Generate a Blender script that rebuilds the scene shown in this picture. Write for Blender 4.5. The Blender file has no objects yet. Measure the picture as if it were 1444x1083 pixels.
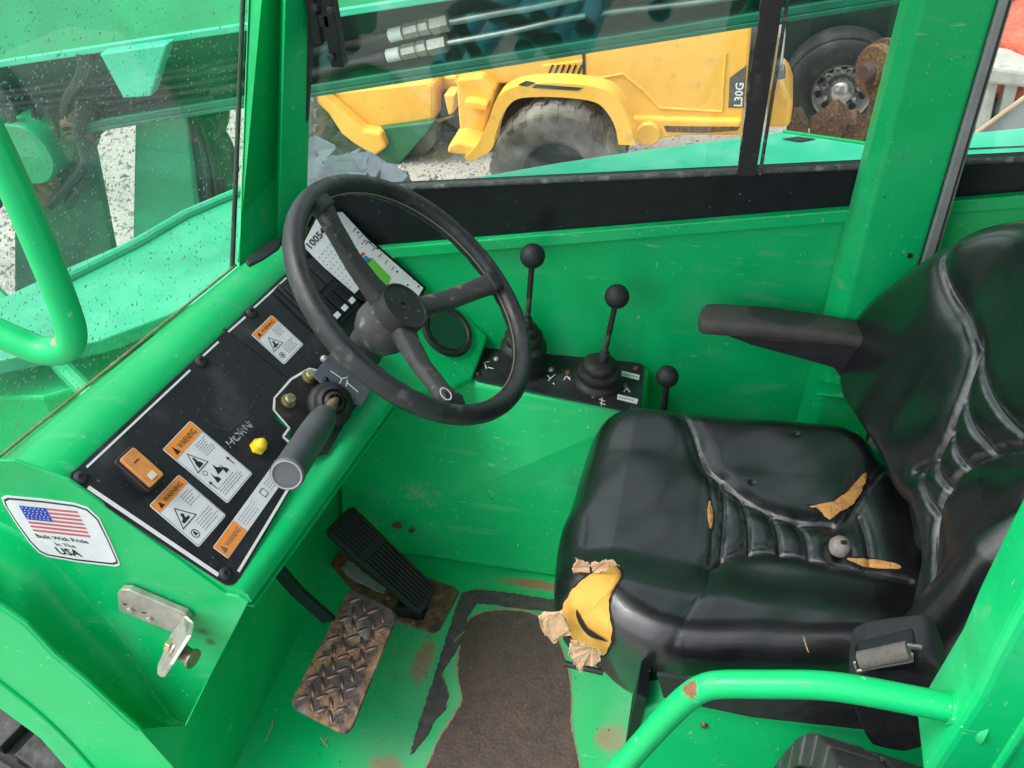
import bpy, bmesh, math, random
import numpy as np
from mathutils import Vector, Matrix
from mathutils.bvhtree import BVHTree
random.seed(4); RNG = np.random.default_rng(7)
scene = bpy.context.scene

# ------------------------------------------------------------------ camera
YAW, PITCH, ROLL, FPX = math.radians(15), math.radians(38.5), math.radians(4), 1400.0
EYE = Vector((0, 0, 1.44))
FW = Vector((-math.sin(YAW)*math.cos(PITCH), math.cos(YAW)*math.cos(PITCH), -math.sin(PITCH)))
_r = Vector((math.cos(YAW), math.sin(YAW), 0)); _u = _r.cross(FW)
RT = math.cos(ROLL)*_r - math.sin(ROLL)*_u
UP = math.cos(ROLL)*_u + math.sin(ROLL)*_r
cam = bpy.data.cameras.new('camera'); cam.sensor_width = 36; cam.lens = 36*FPX/1444
cam.clip_start = .02; cam.clip_end = 400
co = bpy.data.objects.new('camera', cam); scene.collection.objects.link(co)
co.matrix_world = Matrix(((RT.x, UP.x, -FW.x, EYE.x), (RT.y, UP.y, -FW.y, EYE.y), (RT.z, UP.z, -FW.z, EYE.z), (0, 0, 0, 1)))
scene.camera = co

# ------------------------------------------------------------------ light: bright overcast
SUN_EL, SUN_AZ = math.radians(58), math.radians(248)      # high, behind and left of the photographer
w = bpy.data.worlds.new('World'); scene.world = w; w.use_nodes = True
nt = w.node_tree; nt.nodes.clear()
sky = nt.nodes.new('ShaderNodeTexSky'); sky.sky_type = 'NISHITA'; sky.sun_disc = False
sky.sun_elevation = SUN_EL; sky.sun_rotation = SUN_AZ; sky.dust_density = 4; sky.air_density = 1.2
hs = nt.nodes.new('ShaderNodeHueSaturation'); hs.inputs['Saturation'].default_value = .3
bg = nt.nodes.new('ShaderNodeBackground'); bg.inputs['Strength'].default_value = .15
wo = nt.nodes.new('ShaderNodeOutputWorld')
nt.links.new(sky.outputs[0], hs.inputs['Color']); nt.links.new(hs.outputs[0], bg.inputs[0]); nt.links.new(bg.outputs[0], wo.inputs[0])
sun = bpy.data.lights.new('sun', 'SUN'); sun.energy = .5; sun.angle = math.radians(14); sun.color = (1, .97, .92)
so = bpy.data.objects.new('sun', sun); scene.collection.objects.link(so)
_d = Vector((math.sin(SUN_AZ)*math.cos(SUN_EL), math.cos(SUN_AZ)*math.cos(SUN_EL), math.sin(SUN_EL)))
so.rotation_euler = _d.to_track_quat('Z', 'Y').to_euler(); so.location = (0, 0, 20)
scene.view_settings.view_transform = 'Standard'; scene.view_settings.look = 'None'
scene.view_settings.exposure = 1.48; scene.view_settings.gamma = 1
scene.render.engine = 'CYCLES'
scene.cycles.max_bounces = 8; scene.cycles.transparent_max_bounces = 16

# ------------------------------------------------------------------ measuring helpers
def ray(px, py):
    return (FW*FPX + RT*(px-722) - UP*(py-541.5)).normalized()
def at(px, py, X=None, Y=None, Z=None, D=None, P=None):
    """the point of the place seen at a spot of the photograph, on a known plane of the machine"""
    d = ray(px, py)
    if X is not None: t = (X-EYE.x)/d.x
    elif Y is not None: t = (Y-EYE.y)/d.y
    elif Z is not None: t = (Z-EYE.z)/d.z
    elif D is not None: t = D
    else: t = (P[0]-EYE).dot(P[1])/d.dot(P[1])
    return EYE + d*t
def plane3(a, b, c):
    n = (b-a).cross(c-a).normalized()
    if n.dot(EYE-a) < 0: n = -n
    return (a, n)
def pts(lst, **k): return [at(x, y, **k) for x, y in lst]

# ------------------------------------------------------------------ mesh building
WL = {}
class MB:
    def __init__(s): s.v = []; s.f = []
    def add(s, vs, fs):
        b = len(s.v); s.v += [Vector(v) for v in vs]; s.f += [tuple(b+i for i in f) for f in fs]; return s
    def box(s, c, size, ax=None):
        c = Vector(c); X, Y, Z = ax if ax else (Vector((1,0,0)), Vector((0,1,0)), Vector((0,0,1)))
        hx, hy, hz = size[0]/2, size[1]/2, size[2]/2
        vs = [c+X*(hx*i)+Y*(hy*j)+Z*(hz*k) for k in (-1,1) for j in (-1,1) for i in (-1,1)]
        return s.add(vs, [(0,2,3,1),(4,5,7,6),(0,1,5,4),(2,6,7,3),(0,4,6,2),(1,3,7,5)])
    def prism(s, p, off):
        p = [Vector(q) for q in p]; n = len(p); off = Vector(off)
        vs = p + [q+off for q in p]
        fs = [tuple(range(n-1,-1,-1)), tuple(range(n,2*n))] + [(i,(i+1)%n,n+(i+1)%n,n+i) for i in range(n)]
        return s.add(vs, fs)
    def loft(s, a, b, caps=True, closed=True):
        n = len(a); fs = [(i,(i+1)%n,n+(i+1)%n,n+i) for i in range(n if closed else n-1)]
        if caps: fs += [tuple(range(n-1,-1,-1)), tuple(range(n,2*n))]
        return s.add(list(a)+list(b), fs)
    def tube(s, path, r, n=16, closed=False, flat=None):
        path = [Vector(p) for p in path]; m = len(path)
        rs = r if isinstance(r, (list, tuple)) else [r]*m
        prev = None; vs = []
        for i, p in enumerate(path):
            if closed: t = path[(i+1)%m]-path[i-1]
            else: t = path[min(i+1,m-1)]-path[max(i-1,0)]
            t.normalize()
            if prev is None:
                a = Vector((0,0,1)) if abs(t.z) < .9 else Vector((1,0,0)); u = t.cross(a).normalized()
            else: u = (prev - t*prev.dot(t)).normalized()
            prev = u; v = t.cross(u)
            for k in range(n):
                q = 2*math.pi*k/n; vs.append(p+u*(rs[i]*math.cos(q))+v*(rs[i]*math.sin(q)))
        fs = []
        for i in range(m if closed else m-1):
            j = (i+1)%m
            for k in range(n): fs.append((i*n+k, i*n+(k+1)%n, j*n+(k+1)%n, j*n+k))
        if not closed: fs += [tuple(range(n-1,-1,-1)), tuple(range((m-1)*n, m*n))]
        return s.add(vs, fs)
    def lathe(s, prof, o, axis, n=32, cap=True):
        o = Vector(o); axis = Vector(axis).normalized()
        a = Vector((0,0,1)) if abs(axis.z) < .9 else Vector((1,0,0))
        u = axis.cross(a).normalized(); v = axis.cross(u); vs = []; m = len(prof)
        for r, h in prof:
            for k in range(n):
                q = 2*math.pi*k/n; vs.append(o+axis*h+u*(r*math.cos(q))+v*(r*math.sin(q)))
        fs = [(i*n+k, i*n+(k+1)%n, (i+1)*n+(k+1)%n, (i+1)*n+k) for i in range(m-1) for k in range(n)]
        if cap: fs += [tuple(range(n-1,-1,-1)), tuple(range((m-1)*n, m*n))]
        return s.add(vs, fs)
    def build(s, name, mat, parent=None, smooth=35, bevel=0, seg=2, **tags):
        return make(name, s.v, s.f, mat, parent, smooth, bevel, seg, **tags)

def put(o, parent, wloc):
    scene.collection.objects.link(o); WL[o.name] = Vector(wloc)
    o.location = wloc
    if parent is not None:
        o.parent = parent; o.location = Vector(wloc)-WL[parent.name]
def make(name, vs, fs, mat, parent=None, smooth=35, bevel=0, seg=2, **tags):
    me = bpy.data.meshes.new(name)
    A = np.array([tuple(v) for v in vs], dtype=float)
    c = (A.min(0)+A.max(0))/2
    me.from_pydata((A-c).tolist(), [], [tuple(int(i) for i in f) for f in fs]); me.update()
    bm = bmesh.new(); bm.from_mesh(me); bmesh.ops.recalc_face_normals(bm, faces=bm.faces); bm.to_mesh(me); bm.free()
    me.materials.append(mat)
    if smooth:
        me.shade_smooth()
        if smooth < 180: me.set_sharp_from_angle(angle=math.radians(smooth))
    o = bpy.data.objects.new(name, me); put(o, parent, c)
    if bevel:
        b = o.modifiers.new('bevel', 'BEVEL'); b.width = bevel; b.segments = seg; b.limit_method = 'ANGLE'; b.angle_limit = math.radians(30)
        b.harden_normals = False
    for k, v in tags.items(): o['category' if k == 'cat' else k] = v
    return o
def empty(name, loc, label, cat, group=None):
    o = bpy.data.objects.new(name, None); o.empty_display_size = .1; put(o, None, loc)
    o['label'] = label; o['category'] = cat
    if group: o['group'] = group
    return o
def catmull(P, n=8, closed=False):
    P = [Vector(p) for p in P]; m = len(P); out = []
    for i in range(m if closed else m-1):
        if closed: a, b, c, d = P[i-1], P[i], P[(i+1)%m], P[(i+2)%m]
        else: a, b, c, d = P[max(i-1,0)], P[i], P[i+1], P[min(i+2,m-1)]
        for k in range(n):
            t = k/n
            out.append(.5*((2*b)+(c-a)*t+(2*a-5*b+4*c-d)*t*t+(3*b-a-3*c+d)*t**3))
    if not closed: out.append(P[-1])
    return out
def ragged(P, step=.006, amp=.002, seed=0):
    """closed outline, resampled with an uneven torn edge"""
    rg = random.Random(seed); out = []; m = len(P)
    for i in range(m):
        a, b = P[i], P[(i+1)%m]; k = max(1, int((b-a).length/step))
        for j in range(k):
            out.append(a.lerp(b, j/k)+Vector((rg.uniform(-1,1), rg.uniform(-1,1), rg.uniform(-1,1)))*amp)
    return out
def rrect(o, u, v, w, h, r, n=4):
    """rounded rectangle, o = lower left corner"""
    out = []
    for cx, cy, a0 in ((w-r, r, -90), (w-r, h-r, 0), (r, h-r, 90), (r, r, 180)):
        for k in range(n+1):
            a = math.radians(a0+90*k/n); out.append(o+u*(cx+r*math.cos(a))+v*(cy+r*math.sin(a)))
    return out
_tc = {}
def text_geo(body, size, bold=0.0):
    key = (body, bold)
    if key not in _tc:
        cu = bpy.data.curves.new('t', 'FONT'); cu.body = body; cu.size = 1; cu.offset = bold; cu.resolution_u = 2
        ob = bpy.data.objects.new('t', cu); scene.collection.objects.link(ob)
        bpy.context.view_layer.update()
        me = bpy.data.meshes.new_from_object(ob.evaluated_get(bpy.context.evaluated_depsgraph_get()))
        vs = [v.co.copy() for v in me.vertices]; fs = [tuple(p.vertices) for p in me.polygons]
        bpy.data.objects.remove(ob); bpy.data.curves.remove(cu); bpy.data.meshes.remove(me)
        _tc[key] = (vs, fs)
    vs, fs = _tc[key]
    return vs, fs
def put_text(mb, body, o, u, v, size, width=None, bold=0.0, center=False):
    vs, fs = text_geo(body, size, bold)
    x0 = min(q.x for q in vs); x1 = max(q.x for q in vs); sx = size
    if width: sx = width/(x1-x0)
    off = (x1-x0)/2 if center else 0
    mb.add([o+u*((q.x-x0-off)*sx)+v*(q.y*size) for q in vs], fs)

# ------------------------------------------------------------------ materials
def nodes(m): return m.node_tree.nodes, m.node_tree.links
def mat(name, col, rough=.5, metal=0, spec=.5, coat=0, var=0, vscale=8, bump=0, bscale=200, col2=None, thr=(.45,.6), rvar=0, coord='Object', emit=None, stretch=None, dist=.002):
    m = bpy.data.materials.new(name); m.use_nodes = True; N, L = nodes(m); p = N['Principled BSDF']
    p.inputs['Base Color'].default_value = (*col, 1); p.inputs['Roughness'].default_value = rough; p.inputs['Metallic'].default_value = metal
    p.inputs['Specular IOR Level'].default_value = spec; p.inputs['Coat Weight'].default_value = coat; p.inputs['Coat Roughness'].default_value = .15
    tc = N.new('ShaderNodeTexCoord'); mp = N.new('ShaderNodeMapping'); L.new(tc.outputs[coord], mp.inputs[0])
    if stretch: mp.inputs['Scale'].default_value = stretch
    last = None
    if var or col2:
        n = N.new('ShaderNodeTexNoise'); n.inputs['Scale'].default_value = vscale; n.inputs['Detail'].default_value = 6; n.inputs['Roughness'].default_value = .65
        L.new(mp.outputs[0], n.inputs['Vector'])
        r = N.new('ShaderNodeMapRange'); r.inputs[1].default_value = thr[0] if col2 else .3; r.inputs[2].default_value = thr[1] if col2 else .7
        L.new(n.outputs[0], r.inputs[0])
        mx = N.new('ShaderNodeMix'); mx.data_type = 'RGBA'; L.new(r.outputs[0], mx.inputs[0])
        c2 = col2 if col2 else tuple(min(1, c*(1+var)) for c in col)
        c1 = col if col2 else tuple(c*(1-var*.5) for c in col)
        mx.inputs[6].default_value = (*c1, 1); mx.inputs[7].default_value = (*c2, 1)
        L.new(mx.outputs[2], p.inputs['Base Color']); last = mx
        if rvar:
            rr = N.new('ShaderNodeMapRange'); rr.inputs[3].default_value = rough; rr.inputs[4].default_value = min(1, rough+rvar)
            rr.inputs[1].default_value = .35; rr.inputs[2].default_value = .65
            L.new(n.outputs[0], rr.inputs[0]); L.new(rr.outputs[0], p.inputs['Roughness'])
    if bump:
        b = N.new('ShaderNodeBump'); b.inputs['Strength'].default_value = bump; b.inputs['Distance'].default_value = dist
        n2 = N.new('ShaderNodeTexNoise'); n2.inputs['Scale'].default_value = bscale; n2.inputs['Detail'].default_value = 3
        L.new(mp.outputs[0], n2.inputs['Vector']); L.new(n2.outputs[0], b.inputs['Height']); L.new(b.outputs[0], p.inputs['Normal'])
    if emit: p.inputs['Emission Color'].default_value = (*emit, 1); p.inputs['Emission Strength'].default_value = 1
    return m
def color_in(m):
    N, L = nodes(m); p = N['Principled BSDF']; s = p.inputs['Base Color']
    return (s.links[0].from_socket if s.is_linked else None), p
def speckle(m, col, scale=60, lo=.68, hi=.72, amount=1.0, stretch=None, detail=2, rough=None):
    """chips, dust specks and scratches mixed over a material's colour"""
    N, L = nodes(m); src, p = color_in(m)
    tc = N.new('ShaderNodeTexCoord'); mp = N.new('ShaderNodeMapping'); L.new(tc.outputs['Object'], mp.inputs[0])
    if stretch: mp.inputs['Scale'].default_value = stretch
    n = N.new('ShaderNodeTexNoise'); n.inputs['Scale'].default_value = scale; n.inputs['Detail'].default_value = detail
    L.new(mp.outputs[0], n.inputs['Vector'])
    r = N.new('ShaderNodeMapRange'); r.inputs[1].default_value = lo; r.inputs[2].default_value = hi; r.inputs[4].default_value = amount; L.new(n.outputs[0], r.inputs[0])
    mx = N.new('ShaderNodeMix'); mx.data_type = 'RGBA'; L.new(r.outputs[0], mx.inputs[0])
    if src: L.new(src, mx.inputs[6])
    else: mx.inputs[6].default_value = p.inputs['Base Color'].default_value
    mx.inputs[7].default_value = (*col, 1); L.new(mx.outputs[2], p.inputs['Base Color'])
    return m
def spots(m, obj_center, lst, col, soft=.4, nscale=60, namp=.35, amount=1.0):
    """stains at world points: lst of (centre, rx, ry, rz)"""
    N, L = nodes(m); src, p = color_in(m)
    tc = N.new('ShaderNodeTexCoord')
    nz = N.new('ShaderNodeTexNoise'); nz.inputs['Scale'].default_value = nscale; nz.inputs['Detail'].default_value = 5; L.new(tc.outputs['Object'], nz.inputs[0])
    acc = None
    for c, rx, ry, rz in lst:
        q = Vector(c)-Vector(obj_center)
        mp = N.new('ShaderNodeVectorMath'); mp.operation = 'SUBTRACT'; L.new(tc.outputs['Object'], mp.inputs[0]); mp.inputs[1].default_value = q
        dv = N.new('ShaderNodeVectorMath'); dv.operation = 'DIVIDE'; L.new(mp.outputs[0], dv.inputs[0]); dv.inputs[1].default_value = (rx, ry, rz)
        ln = N.new('ShaderNodeVectorMath'); ln.operation = 'LENGTH'; L.new(dv.outputs[0], ln.inputs[0])
        ad = N.new('ShaderNodeMath'); ad.operation = 'MULTIPLY_ADD'; L.new(nz.outputs[0], ad.inputs[0]); ad.inputs[1].default_value = namp*2; 
        L.new(ln.outputs['Value'], ad.inputs[2])
        mr = N.new('ShaderNodeMapRange'); mr.inputs[1].default_value = 1+namp; mr.inputs[2].default_value = 1+namp-soft; L.new(ad.outputs[0], mr.inputs[0])
        if acc is None: acc = mr.outputs[0]
        else:
            mm = N.new('ShaderNodeMath'); mm.operation = 'MAXIMUM'; L.new(acc, mm.inputs[0]); L.new(mr.outputs[0], mm.inputs[1]); acc = mm.outputs[0]
    ml = N.new('ShaderNodeMath'); ml.operation = 'MULTIPLY'; ml.inputs[1].default_value = amount; L.new(acc, ml.inputs[0])
    mx = N.new('ShaderNodeMix'); mx.data_type = 'RGBA'; L.new(ml.outputs[0], mx.inputs[0])
    if src: L.new(src, mx.inputs[6])
    else: mx.inputs[6].default_value = p.inputs['Base Color'].default_value
    mx.inputs[7].default_value = (*col, 1); L.new(mx.outputs[2], p.inputs['Base Color'])
GREEN = (.0, .43, .125)
def green(name, dust=.35):
    m = mat(name, GREEN, .36, spec=.32, coat=.10, var=.12, vscale=5, bump=.12, bscale=40, rvar=.2, dist=.0008)
    speckle(m, (.10, .5, .25), 9, .5, .75, dust*.7, detail=8)
    speckle(m, (.45, .5, .42), 130, .735, .76, .7); speckle(m, (.12, .45, .24), 30, .62, .75, .45, stretch=(.25, 1, 1.2), detail=5); speckle(m, (.02, .17, .07), 7, .60, .72, .35, detail=10)
    speckle(m, (.02, .09, .04), 95, .765, .785, .8)
    speckle(m, (.30, .52, .38), 190, .72, .75, .4, stretch=(1, .10, .25)); speckle(m, (.30, .5, .38), 220, .72, .75, .4, stretch=(.08, 1, .5))
    return m
G = green('green_paint')
Gd = green('green_paint_dusty', .75)
MINT = mat('green_paint_sky_glare', (.045, .50, .31), .3, coat=.3, var=.2, vscale=3, rvar=.15)  # bright sky glare on the hood is painted in as a paler green
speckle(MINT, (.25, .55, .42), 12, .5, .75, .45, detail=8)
DECKG = mat('hazy_deck_green', (.02, .34, .18), .35, coat=.2, var=.35, vscale=5, rvar=.2); speckle(DECKG, (.10,.42,.28), 10, .48, .72, .5, detail=8)
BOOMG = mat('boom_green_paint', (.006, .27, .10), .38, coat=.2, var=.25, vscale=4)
BLK = mat('black_paint', (.006, .008, .010), .45, spec=.3, var=.5, vscale=30, bump=.1, bscale=300); speckle(BLK, (.3,.32,.33), 120, .74, .77, .5)
PLATE = mat('black_dash_plate', (.010, .011, .015), .42, var=.6, vscale=14, bump=.25, bscale=600, rvar=.25); speckle(PLATE, (.10,.10,.11), 18, .55, .8, .4, detail=8); speckle(PLATE, (.4,.4,.4), 190, .72, .76, .4)
RUB = mat('black_rubber', (.013, .013, .014), .58, var=.5, vscale=20, bump=.3, bscale=150); speckle(RUB, (.10,.095,.09), 50, .58, .75, .45, detail=6)
PLAS = mat('black_plastic', (.013, .014, .017), .45, var=.4, vscale=40, bump=.4, bscale=900, rvar=.2)
WHEELM = mat('grey_black_wheel_rubber', (.018, .018, .021), .36, var=.6, vscale=22, bump=.5, bscale=700, rvar=.22, dist=.0006); speckle(WHEELM, (.16,.15,.14), 45, .6, .75, .5, detail=6)
SPOKE = mat('worn_grey_spoke_rubber', (.034, .033, .035), .5, var=.6, vscale=40, bump=.6, bscale=500, rvar=.2, dist=.0006); speckle(SPOKE, (.3,.26,.2), 60, .6, .7, .5, detail=5)
GREYP = mat('grey_plastic', (.075, .08, .092), .45, var=.3, vscale=30, bump=.3, bscale=700)
WHITE = mat('white_print', (.75, .75, .74), .5, var=.1, vscale=40)
LBL = mat('label_white', (.68, .69, .72), .42, var=.1, vscale=60)
ORG = mat('label_orange', (.82, .28, .05), .45, var=.1, vscale=60)
INK = mat('black_ink', (.015, .015, .018), .5)
INKG = mat('grey_ink', (.12, .12, .13), .5)
STEEL = mat('galvanised_steel', (.40, .385, .35), .5, metal=.6, var=.4, vscale=40, bump=.2, bscale=200); speckle(STEEL, (.35,.3,.22), 30, .55, .7, .6, detail=6)
ZINC = mat('zinc_bolt', (.42, .36, .2), .35, metal=.9, var=.5, vscale=60)
RUST = mat('rusty_steel', (.19, .095, .045), .75, metal=.15, var=.6, vscale=50, bump=.8, bscale=120, col2=(.055,.04,.038), thr=(.4,.62)); speckle(RUST, (.33,.17,.07), 35, .55, .7, .8, detail=8)
BSTEEL = mat('brown_worn_steel', (.12, .078, .068), .5, metal=.25, var=.6, vscale=45, bump=.6, bscale=160, col2=(.07,.048,.046), thr=(.35,.65)); speckle(BSTEEL, (.22,.2,.19), 90, .6, .75, .5, detail=6); speckle(BSTEEL, (.19,.1,.05), 14, .56, .75, .5, detail=8)
GRIP = mat('black_grip_tape', (.06, .053, .052), .85, var=.5, vscale=60, bump=.9, bscale=900, dist=.001); speckle(GRIP, (.12,.1,.1), 30, .55, .7, .5, detail=6)
YEL = mat('yellow_machine_paint', (.86, .47, .07), .38, coat=.2, var=.12, vscale=3); speckle(YEL, (.5,.3,.12), 14, .58, .72, .5, detail=8)
YELL = mat('yellow_knob', (.85, .62, .03), .35, var=.1)
TYRE = mat('dusty_tyre', (.11, .105, .10), .75, var=.5, vscale=12, bump=.5, bscale=60, dist=.01); speckle(TYRE, (.34,.33,.30), 5, .42, .62, .75, detail=6)
DARK = mat('dark_machinery', (.02, .03, .028), .6, var=.6, vscale=8)
CHROME = mat('bright_wheel_steel', (.6, .6, .6), .28, metal=.9, var=.3, vscale=8)
LEA = mat('black_vinyl', (.0065, .0072, .0088), .27, spec=.8, coat=.4, var=.4, vscale=12, rvar=.1)
def leather(m):
    N, L = nodes(m); p = N['Principled BSDF']; tc = N.new('ShaderNodeTexCoord')
    v = N.new('ShaderNodeTexVoronoi'); v.inputs['Scale'].default_value = 520; L.new(tc.outputs['Object'], v.inputs[0])
    n = N.new('ShaderNodeTexNoise'); n.inputs['Scale'].default_value = 45; n.inputs['Detail'].default_value = 6; L.new(tc.outputs['Object'], n.inputs[0])
    a = N.new('ShaderNodeMath'); a.operation = 'MULTIPLY_ADD'; a.inputs[1].default_value = .5; L.new(n.outputs[0], a.inputs[0]); L.new(v.outputs[0], a.inputs[2])
    b = N.new('ShaderNodeBump'); b.inputs['Strength'].default_value = .22; b.inputs['Distance'].default_value = .0006
    L.new(a.outputs[0], b.inputs['Height']); L.new(b.outputs[0], p.inputs['Normal'])
leather(LEA)
def seam_dust(m):
    N, L = nodes(m); src, p = color_in(m)
    at_ = N.new('ShaderNodeAttribute'); at_.attribute_name = 'dust'
    tc = N.new('ShaderNodeTexCoord'); n = N.new('ShaderNodeTexNoise'); n.inputs['Scale'].default_value = 70; n.inputs['Detail'].default_value = 6; L.new(tc.outputs['Object'], n.inputs[0])
    r = N.new('ShaderNodeMapRange'); r.inputs[1].default_value = .4; r.inputs[2].default_value = .65; L.new(n.outputs[0], r.inputs[0])
    mu = N.new('ShaderNodeMath'); mu.operation = 'MULTIPLY'; L.new(at_.outputs['Fac'], mu.inputs[0]); L.new(r.outputs[0], mu.inputs[1])
    mx = N.new('ShaderNodeMix'); mx.data_type = 'RGBA'; L.new(mu.outputs[0], mx.inputs[0]); L.new(src, mx.inputs[6]); mx.inputs[7].default_value = (.16,.16,.165,1); L.new(mx.outputs[2], p.inputs['Base Color'])
seam_dust(LEA); speckle(LEA, (.06,.06,.065), 14, .6, .85, .3, detail=8); speckle(LEA, (.22,.22,.23), 240, .75, .78, .5)
FOAM = mat('orange_foam', (.62, .32, .10), .95, var=.35, vscale=60, bump=1, bscale=260, dist=.003); speckle(FOAM, (.45,.2,.05), 30, .58, .72, .6, detail=6)
CLOTH = mat('beige_torn_backing', (.60, .38, .23), .95, var=.3, vscale=90, bump=1, bscale=400)
def glassmat(name, tint, refl=1.5, film=.03, filmcol=(.5,.7,.6), rough=0.0):
    m = bpy.data.materials.new(name); m.use_nodes = True; N, L = nodes(m); N.clear()
    out = N.new('ShaderNodeOutputMaterial'); t = N.new('ShaderNodeBsdfTransparent'); t.inputs[0].default_value = (*tint, 1)
    g = N.new('ShaderNodeBsdfGlossy'); g.inputs['Roughness'].default_value = rough; g.inputs['Color'].default_value = (.9, 1, .96, 1)
    ge = N.new('ShaderNodeNewGeometry'); dt = N.new('ShaderNodeVectorMath'); dt.operation = 'DOT_PRODUCT'; L.new(ge.outputs['Normal'], dt.inputs[0]); L.new(ge.outputs['Incoming'], dt.inputs[1])
    ab = N.new('ShaderNodeMath'); ab.operation = 'ABSOLUTE'; L.new(dt.outputs['Value'], ab.inputs[0])
    om = N.new('ShaderNodeMath'); om.operation = 'SUBTRACT'; om.inputs[0].default_value = 1; L.new(ab.outputs[0], om.inputs[1])
    pw = N.new('ShaderNodeMath'); pw.operation = 'POWER'; L.new(om.outputs[0], pw.inputs[0]); pw.inputs[1].default_value = 5
    f0 = ((refl-1)/(refl+1))**2
    fr = N.new('ShaderNodeMath'); fr.operation = 'MULTIPLY_ADD'; L.new(pw.outputs[0], fr.inputs[0]); fr.inputs[1].default_value = 1-f0; fr.inputs[2].default_value = f0
    mx = N.new('ShaderNodeMixShader'); L.new(fr.outputs[0], mx.inputs[0]); L.new(t.outputs[0], mx.inputs[1]); L.new(g.outputs[0], mx.inputs[2])
    df = N.new('ShaderNodeBsdfDiffuse'); df.inputs[0].default_value = (*filmcol, 1)
    tc = N.new('ShaderNodeTexCoord'); n = N.new('ShaderNodeTexNoise'); n.inputs['Scale'].default_value = 6; n.inputs['Detail'].default_value = 7; L.new(tc.outputs['Object'], n.inputs[0])
    r = N.new('ShaderNodeMapRange'); r.inputs[1].default_value = .35; r.inputs[2].default_value = .7; r.inputs[3].default_value = film*.4; r.inputs[4].default_value = film*2; L.new(n.outputs[0], r.inputs[0])
    m2 = N.new('ShaderNodeMixShader'); L.new(r.outputs[0], m2.inputs[0]); L.new(mx.outputs[0], m2.inputs[1]); L.new(df.outputs[0], m2.inputs[2]); L.new(m2.outputs[0], out.inputs[0])
    return m
GLS = glassmat('side_window_glass', (.93, .97, .95), 1.5, .007)
GLW = glassmat('wet_windshield_glass', (.90, .97, .94), 1.5, .06, (.35, .75, .6))  # dusty film whose green tint also paints in the pane's greenish reflections

# ================================================================== GROUND
GZ = -1.7
gm = mat('gravel_ground_dirt', (.36, .335, .30), .95, var=.35, vscale=1.3, bump=.8, bscale=45, dist=.02); speckle(gm, (.16, .14, .125), 26, .55, .7, .7, detail=6); speckle(gm, (.5,.48,.45), 60, .6, .72, .7)
n = 2
ground = MB().add([(-60,-60,GZ),(60,-60,GZ),(60,80,GZ),(-60,80,GZ)], [(0,1,2,3)]).build('ground', gm, smooth=0, kind='structure')
grv = MB(); rg = random.Random(2)
for i in range(9000):
    if i < 7000: x = rg.uniform(-5.6, -1.6); y = rg.uniform(3.4, 8.6)
    else: x = rg.uniform(-1.6, 3.4); y = rg.uniform(5.2, 8.6)
    s = rg.uniform(.008, .028)*(1.5 if rg.random() < .08 else 1); a = rg.uniform(0, 6.28)
    vs = [Vector((x+s*rg.uniform(.6,1.3)*math.cos(a+k*1.571), y+s*rg.uniform(.6,1.3)*math.sin(a+k*1.571), GZ-.002)) for k in range(4)]
    vs.append(Vector((x+rg.uniform(-.3,.3)*s, y+rg.uniform(-.3,.3)*s, GZ+s*rg.uniform(.4,.9))))
    grv.add(vs, [(0,1,4),(1,2,4),(2,3,4),(3,0,4)])
gst = mat('gravel_stones', (.42,.40,.37), .9, var=.7, vscale=9, col2=(.17,.155,.145), thr=(.42,.62))
grv.build('gravel', gst, smooth=0, kind='stuff')

# ================================================================== CAB
YW = 1.40
cab = empty('cab', (-.1, .95, 0), 'bright green painted operator cab of the telehandler with its floor, side wall, pillars and windows', 'cab')
def zl(p0, p1, X):                       # height of a sloping line on the side wall at X
    return p0.z+(p1.z-p0.z)*(X-p0.x)/(p1.x-p0.x)
XL, XR = -.80, 1.30
r_lo = (at(545,361,Y=YW), at(1190,309,Y=YW)); r_hi = (at(545,345,Y=YW), at(1190,291,Y=YW))
g_lo = (at(500,267,Y=YW), at(1200,235,Y=YW))
# floor
fm = green('green_floor_paint')
floor_c = (.2525, .885, -.005)
spots(fm, floor_c, [(at(597,932,Z=0), .022, .055, .05), (at(545,1078,Z=0), .03, .02, .05), (at(760,825,Z=0), .09, .014, .05), (at(700,838,Z=0), .05, .008, .05), (at(862,1040,Z=0), .03, .03, .05)], (.32, .15, .08), soft=.45, nscale=90, namp=.5, amount=.95)
spots(fm, floor_c, [(at(700,960,Z=0), .30, .24, .1), (at(880,1020,Z=0), .07, .2, .1), (at(560,1060,Z=0), .12, .1, .1)], (.22, .45, .28), soft=.9, nscale=18, amount=.45)
MB().box(floor_c, (1.905, .97, .01)).build('cab_floor', fm, cab, smooth=0)
# grip tape remains and worn bare patch, thin layers lying on the floor
o1 = ragged(pts([(579,1063),(590,1020),(612,955),(640,865),(652,835),(672,831),(720,836),(784,846),(788,861),(740,858),(700,852),(672,850),(660,868),(650,905),(622,950),(632,975),(628,1000),(612,1015),(600,1040)], Z=.003), .004, .0014, 3)
o1 = [Vector((p.x, p.y, .003)) for p in o1]
MB().prism(o1, (0,0,-.0028)).build('grip_tape', GRIP, cab, smooth=0, label='black strip of old grip tape left on the green floor')
o2 = ragged(catmull(pts([(606,1120),(612,1060),(640,1010),(652,986),(646,950),(650,905),(664,872),(700,861),(745,864),(772,880),(792,915),(803,960),(804,1020),(803,1120)], Z=.002), 5, True), .005, .0010, 5)
o2 = [Vector((p.x, p.y, .002)) for p in o2]
MB().prism(o2, (0,0,-.0018)).build('worn_patch', BSTEEL, cab, smooth=0, label='brown bare worn patch in the floor where boots rubbed the paint off')
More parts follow.
